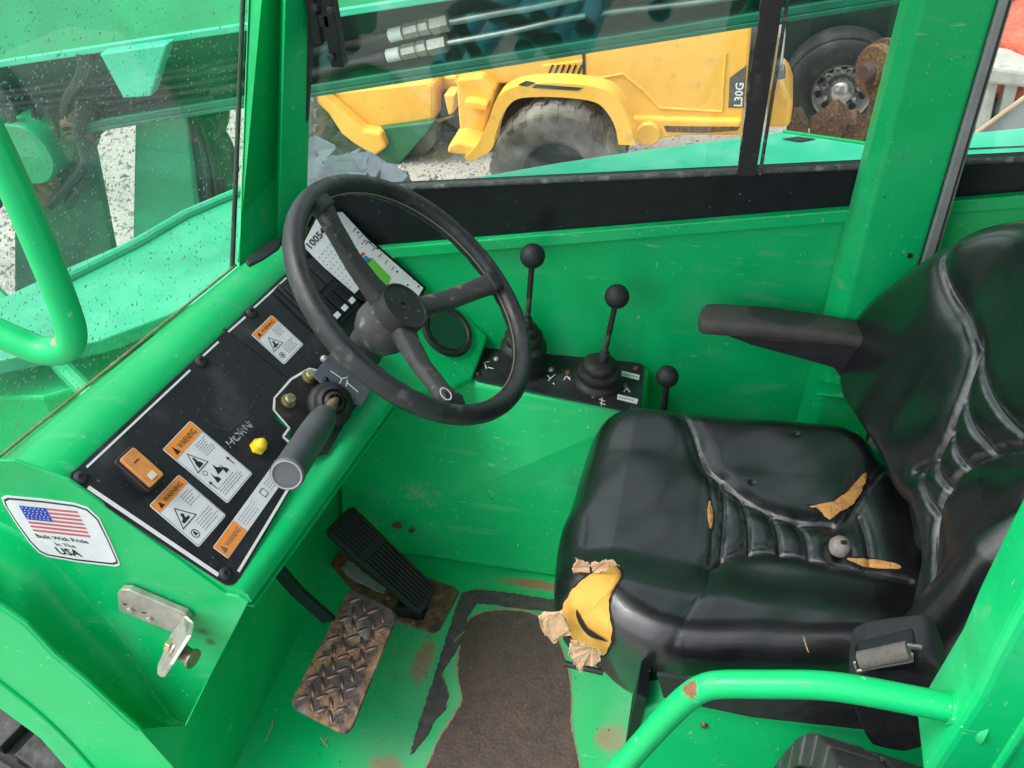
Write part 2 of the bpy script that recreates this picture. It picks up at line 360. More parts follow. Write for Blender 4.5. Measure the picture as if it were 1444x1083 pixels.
o3 = ragged(catmull([p+Vector((0,0,0)) for p in pts([(603,1120),(609,1059),(637,1008),(649,986),(643,950),(647,904),(661,870),(700,858),(747,861),(775,878),(795,914),(806,960),(807,1020),(806,1120)], Z=.001)], 5, True), .006, .0015, 6)
o3 = [Vector((p.x, p.y, .001)) for p in o3]
rim = mat('rust_bleed_edge', (.34,.22,.12), .8, col2=(.10,.34,.16), vscale=130, thr=(.4,.62))
MB().prism(o3, (0,0,-.0008)).build('rust_edge', rim, cab, smooth=0)
# side wall
wm = green('green_wall_paint')
MB().prism([(XL,YW,0),(XR,YW,0),(XR,YW,zl(*r_lo,XR)),(XL,YW,zl(*r_lo,XL))], (0,.03,0)).build('side_wall', wm, cab, smooth=0)
MB().prism([(XL,YW-.012,zl(*r_lo,XL)),(XR,YW-.012,zl(*r_lo,XR)),(XR,YW-.012,zl(*r_hi,XR)),(XL,YW-.012,zl(*r_hi,XL))], (0,.04,0)).build('wall_flange', G, cab, smooth=0, bevel=.0025)
MB().prism([(XL,YW,zl(*r_hi,XL)+.0005),(XR,YW,zl(*r_hi,XR)+.0005),(XR,YW,zl(*g_lo,XR)),(XL,YW,zl(*g_lo,XL))], (0,.02,0)).build('window_band', BLK, cab, smooth=0, label='black painted band under the side window')
gk = mat('grey_black_seal', (.05,.055,.052), .7, var=.8, vscale=60); speckle(gk, (.25,.26,.22), 70, .55, .7, .7)
MB().tube([(XL,YW-.001,zl(*g_lo,XL)),(XR,YW-.001,zl(*g_lo,XR))], .0045, 8).build('window_seal', gk, cab)
# side window panes
def wl(px, py, Y=YW): return at(px, py, Y=Y)
dv0, dv1 = wl(1052,243), wl(1088,0); dup = (dv1-dv0); dtop = dv0+dup*2.3
sw = lambda xa, xb, ta, tb: MB().prism([(xa,YW+.008,zl(*g_lo,xa)),(xb,YW+.008,zl(*g_lo,xb)),(tb,YW+.008,1.42),(ta,YW+.008,1.42)], (0,.005,0))
sw(XL+.03, dv0.x, -.46, dtop.x).build('window_pane', GLS, cab, smooth=0, label='wide front pane of the side window')
bx = .145
sw(dv0.x+.001, bx+.05, dtop.x+.001, bx+.21).build('window_pane', GLS, cab, smooth=0, label='narrow pane of the side window between black bar and green pillar')
sw(.27, XR, .42, XR).build('window_pane', GLS, cab, smooth=0, label='pane behind the green pillar')
def bar(pa, pb, ext=2.3, dY=.02): # side-window bar between two pixel pairs (bottom, top)
    b = [wl(*p) for p in pa]; t = [wl(*p) for p in pb]
    t = [b[i]+(t[i]-b[i])*ext for i in range(2)]
    return [b[0], b[1], t[1], t[0]]
q = bar([(1040,243),(1066,243)], [(1073,0),(1104,0)])
edge = [q[0], q[1], q[2]]; n_ = 60
edge += [q[3].lerp(q[0], k/n_)+Vector((random.uniform(-1,1)*.0018, 0, 0)) for k in range(n_)]
MB().prism([p+Vector((0,-.012,0)) for p in edge], (0,.03,0)).build('window_bar', RUB, cab, smooth=0, label='black bar with crumbling rubber edge dividing the side window')
MB().tube([q[1]+Vector((.006,-.006,0)), q[2]+Vector((.006,-.006,0))], .003, 6).build('window_seal', gk, cab)
# front corner pillar
A0, B0, C0 = at(334,378,Z=.60), at(383,338,Y=1.335), at(413,268,Y=YW-.002)
A1, B1, C1 = at(349,0,Z=.955), at(396,0,Y=1.345), at(431,0,Y=YW-.002)
ex = 2.2
A2, B2, C2 = A0+(A1-A0)*ex, B0+(B1-B0)*ex, C0+(C1-C0)*ex
bk = Vector((-.06, .03, 0))
dn = Vector((0,0,-.04)); bA = Vector((ray(342,190).x, ray(342,190).y, 0)).normalized()*.05+Vector((.006,0,0))
MB().loft([A0+dn*.3,B0+dn,C0+dn*3,C0+bk+dn*3,A0+bA+dn*.3], [A2,B2,C2,C2+bk,A2+bA]).build('corner_pillar', G, cab, smooth=0, bevel=.008, seg=3)
MB().tube([C0+Vector((.010,-.004,-.01)), C2+Vector((.010,-.004,0))], .008, 8).build('window_seal', RUB, cab)
MB().tube([A0+Vector((-.0045,-.006,.004)), A2+Vector((-.0045,-.006,0))], .0042, 8).build('windshield_seal', RUB, cab)
# black window catch at the top of the pillar
h = MB(); 
for (x0,y0,x1,y1) in ((438,-12,452,60),(452,18,468,36),(460,-30,478,92)):
    a = at((x0+x1)/2,(y0+y1)/2,Y=YW-.02); wd = (at(x1,(y0+y1)/2,Y=YW-.02)-at(x0,(y0+y1)/2,Y=YW-.02)).length; hh = (at((x0+x1)/2,y0,Y=YW-.02)-at((x0+x1)/2,y1,Y=YW-.02)).length
    h.box(a, (wd, .022, hh))
hg = h.build('window_catch', BLK, cab, smooth=0, bevel=.002, label='black latch at the top front of the side window')
for (x,y) in ((467,14),(468,80),(445,10)):
    MB().lathe([(.0001,0),(.006,0),(.006,.004),(.004,.006),(.0001,.006)], at(x,y,Y=YW-.031), (0,-1,0), 12, False).build('screw', PLAS, hg)
# pillar behind the window
def ln(p0, p1, z): t = (z-p0.z)/(p1.z-p0.z); return p0+(p1-p0)*t
La, Lb = at(1128,575,Y=1.385), at(1271,0,Y=1.385)
Ma, Mb = at(1156,575,Y=1.345), at(1300,0,Y=1.345)
Ra, Rb = at(1291,392,Y=1.345), at(1408,0,Y=1.345)
zz = (0.005, 1.62)
sec = lambda z: [ln(La,Lb,z), ln(Ma,Mb,z), ln(Ra,Rb,z), ln(Ra,Rb,z)+Vector((0,.052,0)), ln(La,Lb,z)+Vector((0,.012,0))]
MB().loft(sec(zz[0]), sec(zz[1])).build('rear_pillar', G, cab, smooth=0, bevel=.006, seg=3, label='wide green post between the side window and rear pane')
Sa, Sb = at(1293,396,Y=1.338), at(1410,0,Y=1.338); Ta, Tb = at(1312,396,Y=1.338), at(1429,0,Y=1.338)
GS = mat('grey_edge_strip', (.27,.28,.29), .5, metal=.2, var=.2, vscale=20)
MB().loft([ln(Sa,Sb,.1), ln(Ta,Tb,.1), ln(Ta,Tb,.1)+Vector((0,.05,0)), ln(Sa,Sb,.1)+Vector((0,.05,0))], [ln(Sa,Sb,1.6), ln(Ta,Tb,1.6), ln(Ta,Tb,1.6)+Vector((0,.05,0)), ln(Sa,Sb,1.6)+Vector((0,.05,0))]).build('edge_strip', GS, cab, smooth=0, bevel=.002)
u1, u2 = ln(Sa,Sb,.1).lerp(ln(Ta,Tb,.1), .74)+Vector((0,-.001,0)), ln(Sa,Sb,1.6).lerp(ln(Ta,Tb,1.6), .74)+Vector((0,-.001,0))
MB().tube([u1,u2], .0014, 6).build('edge_groove', RUB, cab)
MB().box(at(1178,551,Y=1.33), (.06,.03,.006)).build('pillar_gusset', G, cab, smooth=0, bevel=.002)
MB().lathe([(.0001,0),(.004,0),(.004,.003),(.0001,.003)], at(1283,360,Y=1.345), (0,-1,0), 8, False).build('rivet', RUB, cab)
# bulkhead
bm_ = green('green_bulkhead_paint')
MB().prism([at(300,1150,X=-.695), at(246,1084,X=-.695), at(197,1029,X=-.695), at(262,1023,X=-.695), at(338,868,X=-.695),(-.695,.75,.28),(-.695,1.399,.28),(-.695,1.399,0)], (-.0015,0,0)).build('bulkhead', bm_, cab, smooth=0)
MB().box((-.815, .93, .14), (.01, .36, .30)).build('toe_panel', bm_, cab, smooth=0)
MB().box((-.83, .82, -.0055), (.259, .44, .01)).build('toe_floor', G, cab, smooth=0)
# lever box on the right
BT = plane3(at(905,583,Z=.37), at(665,538,Z=.37), at(905,516,Y=YW-.004))
bt = lambda x,y: at(x,y,P=BT)
fr0, fr1 = bt(500,498), bt(905,583)             # front top edge (left end hidden under the dash)
xr = fr1.x; 
LB = MB()
tl, tr, trf, tlf = Vector((-.69, fr0.y, 0)), fr1, bt(909,516), None
def bz(x, y):                                    # height of the box top
    return BT[0].z - ((x-BT[0].x)*BT[1].x+(y-BT[0].y)*BT[1].y)/BT[1].z
yf = lambda x: fr1.y+(x-fr1.x)*(bt(665,538).y-fr1.y)/(bt(665,538).x-fr1.x)
a, b = (-.69, yf(-.69)), (xr, yf(xr))
LB.loft([Vector((a[0],1.20,0)), Vector((a[0],a[1],bz(*a))), Vector((a[0],YW-.001,bz(a[0],YW))), Vector((a[0],YW-.001,0))],
        [Vector((b[0],1.19,0)), Vector((b[0],b[1],bz(*b))), Vector((b[0],YW-.001,bz(b[0],YW))), Vector((b[0],YW-.001,0))])
lbm = green('green_box_paint'); lbx = LB
c_ = Vector(((a[0]+b[0])/2, (1.19+YW)/2, bz(*a)/2))
lbo = lbx.build('lever_box', lbm, cab, smooth=0, bevel=.012, seg=4)
spots(lbm, WL[lbo.name], [(at(583,710,Y=1.2), .05, .05, .03)], (.40,.42,.32), soft=.6, nscale=110, namp=1.2, amount=.28)
for (x,y,s) in ((560,741,.007),(580,748,.0055)):
    p = at(x,y,Y=1.203); MB().prism(ragged([p+Vector((s*1.4*math.cos(t),0,s*math.sin(t))) for t in np.linspace(0,5.6,9)], .004,.0012, x), (0,-.002,0)).build('paint_chip', RUST, cab, smooth=0)

# ------------------------------------------------------------------ dash console
P1, P2, P3 = at(105,670,Z=.60), at(320,820,Z=.44), at(395,395,Z=.60)
D = plane3(P1, P2, P3); DN = D[1]
dp = lambda x,y,h=0: at(x,y,P=(D[0]+DN*h, DN))
DU = (P3-P1).normalized(); DV = DN.cross(DU).normalized()      # u = across the dash to the far side, v = up towards the windshield
if DV.z < 0: DV = -DV
W0, Wf = at(0,650,Z=.60), at(334,378,Z=.60); wdir = (Wf-W0).normalized()
def onl(p, d, y): return p+d*((y-p.y)/d.y)
Pn, Pf = dp(100,671), dp(392,391); pdir = (Pf-Pn).normalized()
Qn, Qf = dp(322,826), dp(522,562); qdir = (Qf-Qn).normalized()
YN, YF = .742, 1.30
prof = []
con = MB()
def cpro(y):
    Wp, Pp, Qp = onl(W0,wdir,y), onl(Pn,pdir,y), onl(Qn,qdir,y)
    K1 = Wp.lerp(Pp,.32)+Vector((0,0,.014)); K2 = Wp.lerp(Pp,.68)+Vector((0,0,.016)); K3 = Pp+Vector((-.004,0,.004))
    Pa, Qa = Pp-DN*.002, Qp-DN*.002
    R0 = Qp+Vector((.012,0,-.003)); R1 = Qp+Vector((.024,0,-.014)); R2 = Qp+Vector((.026,0,-.028)); R3 = Qp+Vector((.014,0,-.036))
    U = Vector((-.684, y, .26)); V = Vector((-.80, y, .26)); T = Wp+Vector((-.02,0,-.05))
    return [Wp, K1, K2, K3, Pa, Qa, R0, R1, R2, R3, U, V, T]
con.loft(cpro(YN+.004), cpro(YF))
cdm = green('green_dash_paint')
con.build('dash_body', cdm, cab, smooth=50)
l1, l2 = onl(Qn,qdir,YN+.01)+Vector((.022,0,-.047)), onl(Qn,qdir,1.17)+Vector((.022,0,-.047))
MB().prism([l1,l2,l2+Vector((-.03,0,0)),l1+Vector((-.03,0,0))], (0,0,.003)).build('dash_flange', G, cab, smooth=0)
# outer end panel of the dash, with rolled edge and door sill
pan = [(-45,650),(20,650),(60,664),(96,677),(110,687),(318,838),(336,842),(350,850),(262,1022),(236,1004),(190,930),(130,850),(60,775),(0,735),(-60,712)]
MB().prism(pts(pan, Y=YN), (0,.005,0)).build('end_panel', Gd, cab, smooth=0, bevel=.0015)
arc1 = catmull(pts([(-70,708),(0,735),(60,775),(130,850),(190,930),(236,1004),(262,1022)], Y=YN), 6)
px1 = [(-70,708),(0,735),(60,775),(130,850),(190,930),(236,1004),(262,1022)]; px2 = [(-70,800),(0,855),(37,881),(78,925),(123,963),(168,1005),(195,1028)]
g = MB(); rows = []
K = 10
P1s = catmull([Vector((x,y,0)) for x,y in px1], 6); P2s = catmull([Vector((x,y,0)) for x,y in px2], 6)
for k in range(K+1):
    t = k/K; yy = YN-.085*t**2.2
    rows.append([at(a_.x+(b_.x-a_.x)*t, a_.y+(b_.y-a_.y)*t, Y=yy) for a_, b_ in zip(P1s, P2s)])
m = len(rows[0]); vs = [p for r in rows for p in r]
g.add(vs, [(k*m+i, k*m+i+1, (k+1)*m+i+1, (k+1)*m+i) for k in range(K) for i in range(m-1)])
fo = g.build('rolled_edge', Gd, cab, smooth=180)
so_ = fo.modifiers.new('solid','SOLIDIFY'); so_.thickness = .004; so_.offset = 1
sill = [(-70,798),(0,853),(37,879),(78,923),(123,961),(168,1003),(196,1028),(245,1083),(310,1155),(150,1155),(93,1083),(56,1041),(0,1000),(-70,945)]
Y2 = YN-.086
MB().prism(pts(sill, Y=Y2), (0,.006,0)).build('door_sill', G, cab, smooth=0, bevel=.002)
rl = catmull(pts([(-70,905),(0,962),(60,1010),(110,1060),(165,1125)], Y=Y2-.001), 5)
MB().tube(rl, .0035, 8).build('sill_ridge', G, cab)
# raised green face that joins dash and lever box, carrying the round black disc
F0 = plane3(dp(522,562), at(690,474,Y=YW-.004), at(592,402,Y=YW-.004))
face = [(500,470),(592,402),(640,430),(690,474),(668,534),(640,548),(560,560),(524,566),(505,520)]
MB().prism([at(x,y,P=F0) for x,y in face], -F0[1]*.03).build('joining_face', cdm, cab, smooth=0, bevel=.006, seg=3)
oc = at(630,467,P=F0); 
MB().lathe([(.0001,.003),(.038,.003),(.041,.0065),(.048,.0065),(.0505,.002),(.0505,-.004)], oc, F0[1], 40, False).build('round_disc', PLAS, cab, label='round black disc set in the green face below the steering wheel')
MB().lathe([(.0001,0),(.037,0)], oc+F0[1]*.0042, F0[1], 40, False).build('disc_glass', mat('dark_green_glass',(.012,.05,.035),.2,coat=.4), cab)
# far upper end of the dash reaching the wall
up0 = [at(334,380,Z=.60), at(392,391,Z=.6), at(440,350,Y=1.36), at(592,404,Y=YW-.002), at(430,318,Y=YW-.002), at(380,330,Y=1.38)]
MB().add(up0+[p-Vector((0,0,.05)) for p in up0], [(0,1,2,3,4,5),(11,10,9,8,7,6)]+[(i,(i+1)%6,6+(i+1)%6,6+i) for i in range(6)]).build('dash_end', cdm, cab, smooth=0)
MB().prism([at(x,y,Z=.622) for x,y in [(345,366),(350,360),(372,345),(392,334),(397,338),(392,350),(370,364),(350,373)]], (0,0,-.02)).build('air_outlet', PLAS, cab, smooth=0, bevel=.003, label='flat black air outlet at the foot of the corner pillar')
# roof, and the near side posts that carry it
ROOFM = mat('roof_lining', (.05,.06,.055), .8)
rf = MB()
for c_, s_ in (((.02,.50,1.60),(1.75,.12,.04)), ((.02,1.37,1.60),(1.75,.18,.04)), ((-.74,.92,1.60),(.23,.719,.04)), ((.72,.92,1.60),(.35,.719,.04))): rf.box(c_, s_)
rf.build('roof', ROOFM, cab, smooth=0, bevel=.004)
MB().box((-.04,.92,1.602), (1.169,.719,.03)).build('roof_hatch', ROOFM, cab, smooth=0)
MB().box((.93,.93,.80), (.03,.96,1.56)).build('rear_wall', wm, cab, smooth=0)
MB().prism([(-.84,.44,1.58),(-.76,.44,1.58),(-.90,.50,.62),(-.98,.50,.62)], (0,.05,0)).build('front_post', G, cab, smooth=0, bevel=.006)
# windshield
wn = (A0-W0).cross(A1-W0).normalized(); WP = (W0, wn)
wsl = W0-wdir*.55
wtop = (A1-A0)*ex
wb = Vector((0,0,.012))
wq = [wsl+wb*.3, Wf+wb*.3, Wf+wtop, wsl+wtop]
wno = wn if wn.dot(EYE-W0) > 0 else -wn
ws = MB().prism(wq, -wno*.005).build('windshield', GLW, cab, smooth=0, label='wet windshield pane spotted with rain')
MB().tube([W0-wdir*.5+Vector((0,0,.006)), Wf+Vector((0,0,.006))], .0022, 8).build('windshield_seal', mat('brown_sealant', (.22,.22,.12), .7, var=.6, vscale=60), cab)
# rain drops on the outside of the pane
DRP = bpy.data.materials.new('water_drop'); DRP.use_nodes = True
N_, L_ = nodes(DRP); N_.clear(); o_ = N_.new('ShaderNodeOutputMaterial'); t_ = N_.new('ShaderNodeBsdfTransparent'); t_.inputs[0].default_value = (.45,.55,.5,1)
d_ = N_.new('ShaderNodeBsdfPrincipled'); d_.inputs['Base Color'].default_value = (.42,.5,.47,1); d_.inputs['Roughness'].default_value = .12
m_ = N_.new('ShaderNodeMixShader'); m_.inputs[0].default_value = .45; L_.new(t_.outputs[0], m_.inputs[1]); L_.new(d_.outputs[0], m_.inputs[2]); L_.new(m_.outputs[0], o_.inputs[0])
dm = MB(); rg = random.Random(11)
ux = wdir; uy = wtop.normalized(); nn = -wno
for i in range(4200):
    a_ = rg.uniform(-.10, .54); b_ = rg.uniform(.0, .62)
    if rg.random() > (.35+.65*(1-a_/.54)): continue
    r_ = .0006+abs(rg.gauss(0, .0005)); r_ = min(r_, .0024)
    o_ = W0+ux*a_+uy*b_+nn*.0051; el = rg.uniform(1, 1.7)
    vs = []
    for j, (rr, hh) in enumerate(((1,0),(.75,.45),(0,.62))):
        if rr == 0: vs.append(o_+nn*(r_*hh)); break
        for k in range(7): q_ = k*2*math.pi/7; vs.append(o_+ux*(r_*rr*math.cos(q_))+uy*(r_*el*rr*math.sin(q_))+nn*(r_*hh))
    dm.add(vs, [(k,(k+1)%7,7+(k+1)%7,7+k) for k in range(7)]+[(7+k,7+(k+1)%7,14) for k in range(7)]+[tuple(range(6,-1,-1))])
dm.build('rain_drops', DRP, cab, smooth=180, kind='stuff')

# ------------------------------------------------------------------ dash plates and everything on them
dash = empty('dash_plate', D[0]+DN*0, 'black instrument plate with white border on the sloping green dash, covered in warning labels', 'control panel')
def slab(poly, h0, h1): return MB().prism([dp(x,y,h0) for x,y in poly], DN*(h1-h0))
low = [(99,668),(107,662),(317,467),(408,541),(398,553),(384,572),(386,590),(405,606),(402,622),(410,640),(424,650),(415,680),(338,815),(330,824),(318,826),(308,820),(104,687),(97,678)]
slab(low, .0, .003).build('lower_plate', PLATE, dash, smooth=0, bevel=.0008)
upp = [(319,465),(398,390),(436,357),(548,462),(530,505),(520,548),(470,530),(452,522),(434,520),(410,538)]
slab(upp, .0, .003).build('upper_plate', PLATE, dash, smooth=0, bevel=.0008)
def strip(mb, path, wdt, h):
    path = [dp(x,y,h) for x,y in path]
    for i in range(len(path)-1):
        t = (path[i+1]-path[i]).normalized(); s_ = t.cross(DN)*(wdt/2)
        mb.prism([path[i]-s_, path[i]+s_, path[i+1]+s_, path[i+1]-s_], DN*.0004)
def wstrip(path, wdt, h):
    q_ = MB(); strip(q_, path, wdt, h); q_.build('white_border', WHITE, dash, smooth=0)
MB().prism([dp(x,y,.0002) for x,y in [(314,464),(323,464),(412,541),(404,546)]], DN*.0012).build('plate_gap', INK, dash, smooth=0)
wstrip([(122,659),(268,522)], .003, .0031); wstrip([(283,505),(308,482)], .003, .0031); wstrip([(322,468),(346,447)], .003, .0031); wstrip([(357,435),(404,392)], .003, .0031)
wstrip([(124,687),(308,811)], .0055, .0031); wstrip([(336,806),(376,740),(407,688)], .004, .0031)
wstrip([(407,623),(399,616),(408,603),(386,578),(387,562),(410,535),(436,520),(447,522)], .0035, .0032)
def screw(px, py, r, parent, m=PLAS, nrm=DN, pos=None, hgt=.0):
    p = pos if pos is not None else dp(px, py, .003)
    s_ = MB().lathe([(.0001,.0035),(r*.35,.0035),(r*.4,.0052),(r*.75,.0042),(r,.001),(r,-.002)], p, nrm, 20, False).build('screw', m, parent, smooth=60)
    return s_
for x,y in ((114,674),(284,510),(355,441),(318,809)): screw(x,y,.0098,dash, PLAS)
# worn outline of a missing sticker
st = MB(); o_ = [(277,583),(296,548),(334,516),(371,548),(366,560),(322,607),(300,600),(277,583)]
for i in range(len(o_)-1):
    a_, b_ = Vector((*o_[i],0)), Vector((*o_[i+1],0))
    for k in range(9):
        if random.random() < .3: continue
        q0, q1 = a_.lerp(b_, k/9), a_.lerp(b_, (k+.8)/9); strip(st, [(q0.x+random.uniform(-1,1),q0.y),(q1.x,q1.y+random.uniform(-1,1))], .0011, .0031)
st.build('sticker_residue', mat('residue', (.06,.06,.065), .8), dash, smooth=0)
# labels
def frame(tl, tr, bl, h, pl=None):
    TL, TR, BL = (dp(*tl,h), dp(*tr,h), dp(*bl,h)) if pl is None else (at(*tl,P=pl), at(*tr,P=pl), at(*bl,P=pl))
    u = (TR-TL); w_ = u.length; u.normalize(); d_ = BL-TL; n_ = DN if pl is None else pl[1]
    v = n_.cross(u).normalized()
    if v.dot(d_) > 0: v = -v
    h_ = -d_.dot(v)
    return TL-v*h_, u, v, n_, w_, h_
def sheet(fr, x, y, w_, h_, r, lift, name, m, parent):
    o,u,v,n_,_,_ = fr
    return MB().prism(rrect(o+u*x+v*y+n_*lift, u, v, w_, h_, r), n_*.0003).build(name, m, parent, smooth=0)
def lines(mb, fr, x0, x1, ys, th, lift, seed=0, gap=True):
    o,u,v,n_,_,_ = fr; rg = random.Random(seed)
    for y in ys:
        x = x0; end = x1-rg.uniform(0,.3)*(x1-x0)
        while x < end-.001:
            w_ = rg.uniform(.0015,.0055); w_ = min(w_, end-x)
            p = o+u*x+v*y+n_*lift; mb.add([p, p+u*w_, p+u*w_+v*th, p+v*th], [(0,1,2,3)]); x += w_+.001
def ring_poly(mb, fr, P, wdt, lift):
    o,u,v,n_,_,_ = fr; c = sum((Vector((a,b,0)) for a,b in P), Vector())/len(P)
    out = [Vector((a,b,0)) for a,b in P]; inn = [c+(q-c)*wdt for q in out]
    f = lambda q: o+u*q.x+v*q.y+n_*lift
    k = len(P); mb.add([f(q) for q in out]+[f(q) for q in inn], [(i,(i+1)%k,k+(i+1)%k,k+i) for i in range(k)])
def fill(mb, fr, P, lift):
    o,u,v,n_,_,_ = fr; mb.add([o+u*a+v*b+n_*lift for a,b in P], [tuple(range(len(P)))])
def warning(tl, tr, bl, lab, kind):
    fr = frame(tl, tr, bl, .0032); o,u,v,n_,w_,h_ = fr
    base = sheet(fr, 0, 0, w_, h_, .003, 0, 'warning_label', LBL, dash); base['label'] = lab
    sheet(fr, .0012, h_*.80, w_-.0024, h_*.20-.0012, .002, .0004, 'orange_header', ORG, base)
    t = MB(); hh = h_*.115
    put_text(t, 'WARNING', o+u*(w_*.30)+v*(h_*.842)+n_*.0009, u, v, hh, w_*.58, .012)
    fill(t, fr, [(w_*.12,h_*.83),(w_*.25,h_*.83),(w_*.185,h_*.945)], .0009)
    if kind == 'big':
        ring_poly(t, fr, [(w_*.10,h_*.50),(w_*.50,h_*.50),(w_*.30,h_*.765)][::1], .86, .0006)
        fill(t, fr, [(w_*.22,h_*.53),(w_*.38,h_*.53),(w_*.36,h_*.58),(w_*.33,h_*.60),(w_*.34,h_*.66),(w_*.30,h_*.68),(w_*.27,h_*.62),(w_*.24,h_*.60)], .0007)
        lines(t, fr, w_*.58, w_*.95, [h_*y for y in (.74,.71,.68,.65,.62,.59,.56)], .0008, .0006, 1)
        for (cx,cy,s) in ((.30,.30,.07),(.50,.36,.10),(.62,.30,.06)):
            fill(t, fr, [(w_*(cx-s),h_*(cy-.05)),(w_*(cx+s),h_*(cy-.05)),(w_*(cx+s*.8),h_*(cy+.0)),(w_*(cx+s*.2),h_*(cy+.02)),(w_*cx,h_*(cy+.09)),(w_*(cx-s*.5),h_*(cy+.01))], .0007)
        for cx,cy in ((.12,.30),(.88,.34)):
            fill(t, fr, [(w_*(cx-.012),h_*(cy-.09)),(w_*(cx+.012),h_*(cy-.09)),(w_*(cx+.012),h_*cy),(w_*(cx+.045),h_*cy),(w_*cx,h_*(cy+.045)),(w_*(cx-.045),h_*cy),(w_*(cx-.012),h_*cy)], .0007)
        ring_poly(t, fr, [(w_*(.22+.06*math.cos(k)),h_*(.44+.035*math.sin(k))) for k in np.linspace(0,5.5,8)], .75, .0006)
        lines(t, fr, w_*.12, w_*.92, [h_*y for y in (.19,.155,.12,.085)], .0008, .0006, 2)
    else:
        ring_poly(t, fr, [(w_*.08,h_*.36),(w_*.56,h_*.36),(w_*.32,h_*.70)], .85, .0006)
        fill(t, fr, [(w_*.20,h_*.41),(w_*.40,h_*.41),(w_*.42,h_*.45),(w_*.33,h_*.46),(w_*.37,h_*.53),(w_*.31,h_*.57),(w_*.27,h_*.48),(w_*.20,h_*.46)], .0007)
        lines(t, fr, w_*.60, w_*.95, [h_*y for y in (.73,.68,.63,.58,.53)], .0008, .0006, 3)
        lines(t, fr, w_*.40, w_*.95, [h_*y for y in (.30,.25,.20,.15,.10)], .0008, .0006, 4)
        ring_poly(t, fr, [(w_*(.20+.09*math.cos(k)),h_*(.18+.08*math.sin(k))) for k in np.linspace(0,5.5,10)], .8, .0006)
        fill(t, fr, [(w_*.16,h_*.15),(w_*.24,h_*.15),(w_*.22,h_*.22),(w_*.18,h_*.22)], .0007)
    # thin printed frame just inside the edge
    e = .0016
    for (x,y,a_,b_) in ((e,e,w_-2*e,.0005),(e,h_-e,w_-2*e,.0005),(e,e,.0005,h_-2*e),(w_-e,e,.0005,h_-2*e)):
        fill(t, fr, [(x,y),(x+a_,y),(x+a_,y+b_),(x,y+b_)], .00065)
    t.build('print', INK, base, smooth=0)
warning((229,634),(268,593),(325,705), 'large orange and white warning label beside the yellow knob', 'big')
warning((210,713),(252,669),(285,766), 'warning label nearest the driver below the orange switch', 'small')
warning((354,472),(383,444),(401,514), 'small warning label on the upper plate', 'small')
# long narrow label along the rear edge
fr = frame((300,772),(396,640),(321,789), .0032); o,u,v,n_,w_,h_ = fr
base = sheet(fr, 0, 0, w_, h_, .002, 0, 'warning_label', LBL, dash); base['label'] = 'long narrow warning label running along the rear edge of the plate'
sheet(fr, .0008, .0008, w_*.27, h_-.0016, .0015, .0004, 'orange_header', ORG, base)
t = MB(); put_text(t, 'WARNING', o+u*(w_*.075)+v*(h_*.34)+n_*.0009, u, v, h_*.42, w_*.175, .012); fill(t, fr, [(w_*.02,h_*.3),(w_*.065,h_*.3),(w_*.043,h_*.75)], .0009)
lines(t, fr, w_*.30, w_*.56, [h_*y for y in (.75,.58,.41,.24)], .0007, .0006, 5); lines(t, fr, w_*.68, w_*.97, [h_*y for y in (.75,.58,.41,.24)], .0007, .0006, 6)
ring_poly(t, fr, [(w_*.595,h_*.25),(w_*.65,h_*.25),(w_*.65,h_*.75),(w_*.595,h_*.75)], .75, .0006)
t.build('print', INKG, base, smooth=0)
# hand painted HORN next to the yellow knob
t = MB(); a_, b_ = dp(325,632,.0033), dp(357,603,.0033); hu = (b_-a_).normalized(); hv = DN.cross(hu).normalized()
if hv.dot(DV) < 0: hv = -hv
put_text(t, 'HORN', a_, hu, (hv+hu*.25).normalized(), .017, (b_-a_).length, -.012); put_text(t, 'HORN', a_+hv*.001+hu*.0015, (hu+hv*.05).normalized(), hv, .016, (b_-a_).length*.95, -.02); t.build('horn_lettering', mat('chalky_white', (.5,.5,.5), .8, col2=(.05,.05,.06), vscale=170, thr=(.46,.54)), dash, smooth=0)
# orange rocker switch
sw_ = empty('rocker_switch', dp(193,664,.003), 'orange rocker switch in a black bezel near the outer corner of the dash plate', 'switch')
fr = frame((157,656),(182,633),(209,696), .003); o,u,v,n_,w_,h_ = fr
MB().prism(rrect(o-u*.001-v*.001, u, v, w_+.002, h_+.002, .006), n_*.013).build('bezel', PLAS, sw_, smooth=40, bevel=.0015)
oc_ = mat('orange_amber_switch', (.62,.25,.07), .35, coat=.3, var=.2, vscale=60)
a_ = rrect(o+u*.004+v*.003+n_*.013, u, v, w_-.008, h_-.006, .003)
rk = MB(); hN = []
for p in a_:
    tt = ((p-o).dot(v)/h_-.5)*2; hN.append(p+n_*(.0035+.0045*tt*tt))
rk.loft(a_, hN); rk = rk.build('rocker', oc_, sw_, smooth=40, bevel=.0012)
for (yy,ww,hh,m_,nm) in ((.22,.010,.009,mat('pale_lens',(.72,.62,.5),.3),'lens'),(.68,.009,.0016,INK,'mark')):
    hgt = .013+.0035+.0045*((yy-.5)*2)**2+.0022
    c_ = o+u*(w_/2)+v*(h_*yy)+n_*hgt; MB().box(c_, (ww,hh,.002), (u,v,n_)).build(nm, m_, rk, smooth=0, bevel=.0003)
# yellow horn knob
kn = empty('horn_knob', dp(364,629,.003), 'small yellow push knob beside the hand lettered HORN', 'knob')
c_ = dp(363,631,.003)
MB().lathe([(.0001,0),(.0125,0),(.0125,.006),(.0001,.006)], c_, DN, 6, False).build('nut', YELL, kn, smooth=0, bevel=.001)
MB().lathe([(.0085,.006),(.0088,.013),(.0075,.018),(.004,.0205),(.0001,.021)], c_, DN, 24, False).build('button', YELL, kn, smooth=80)
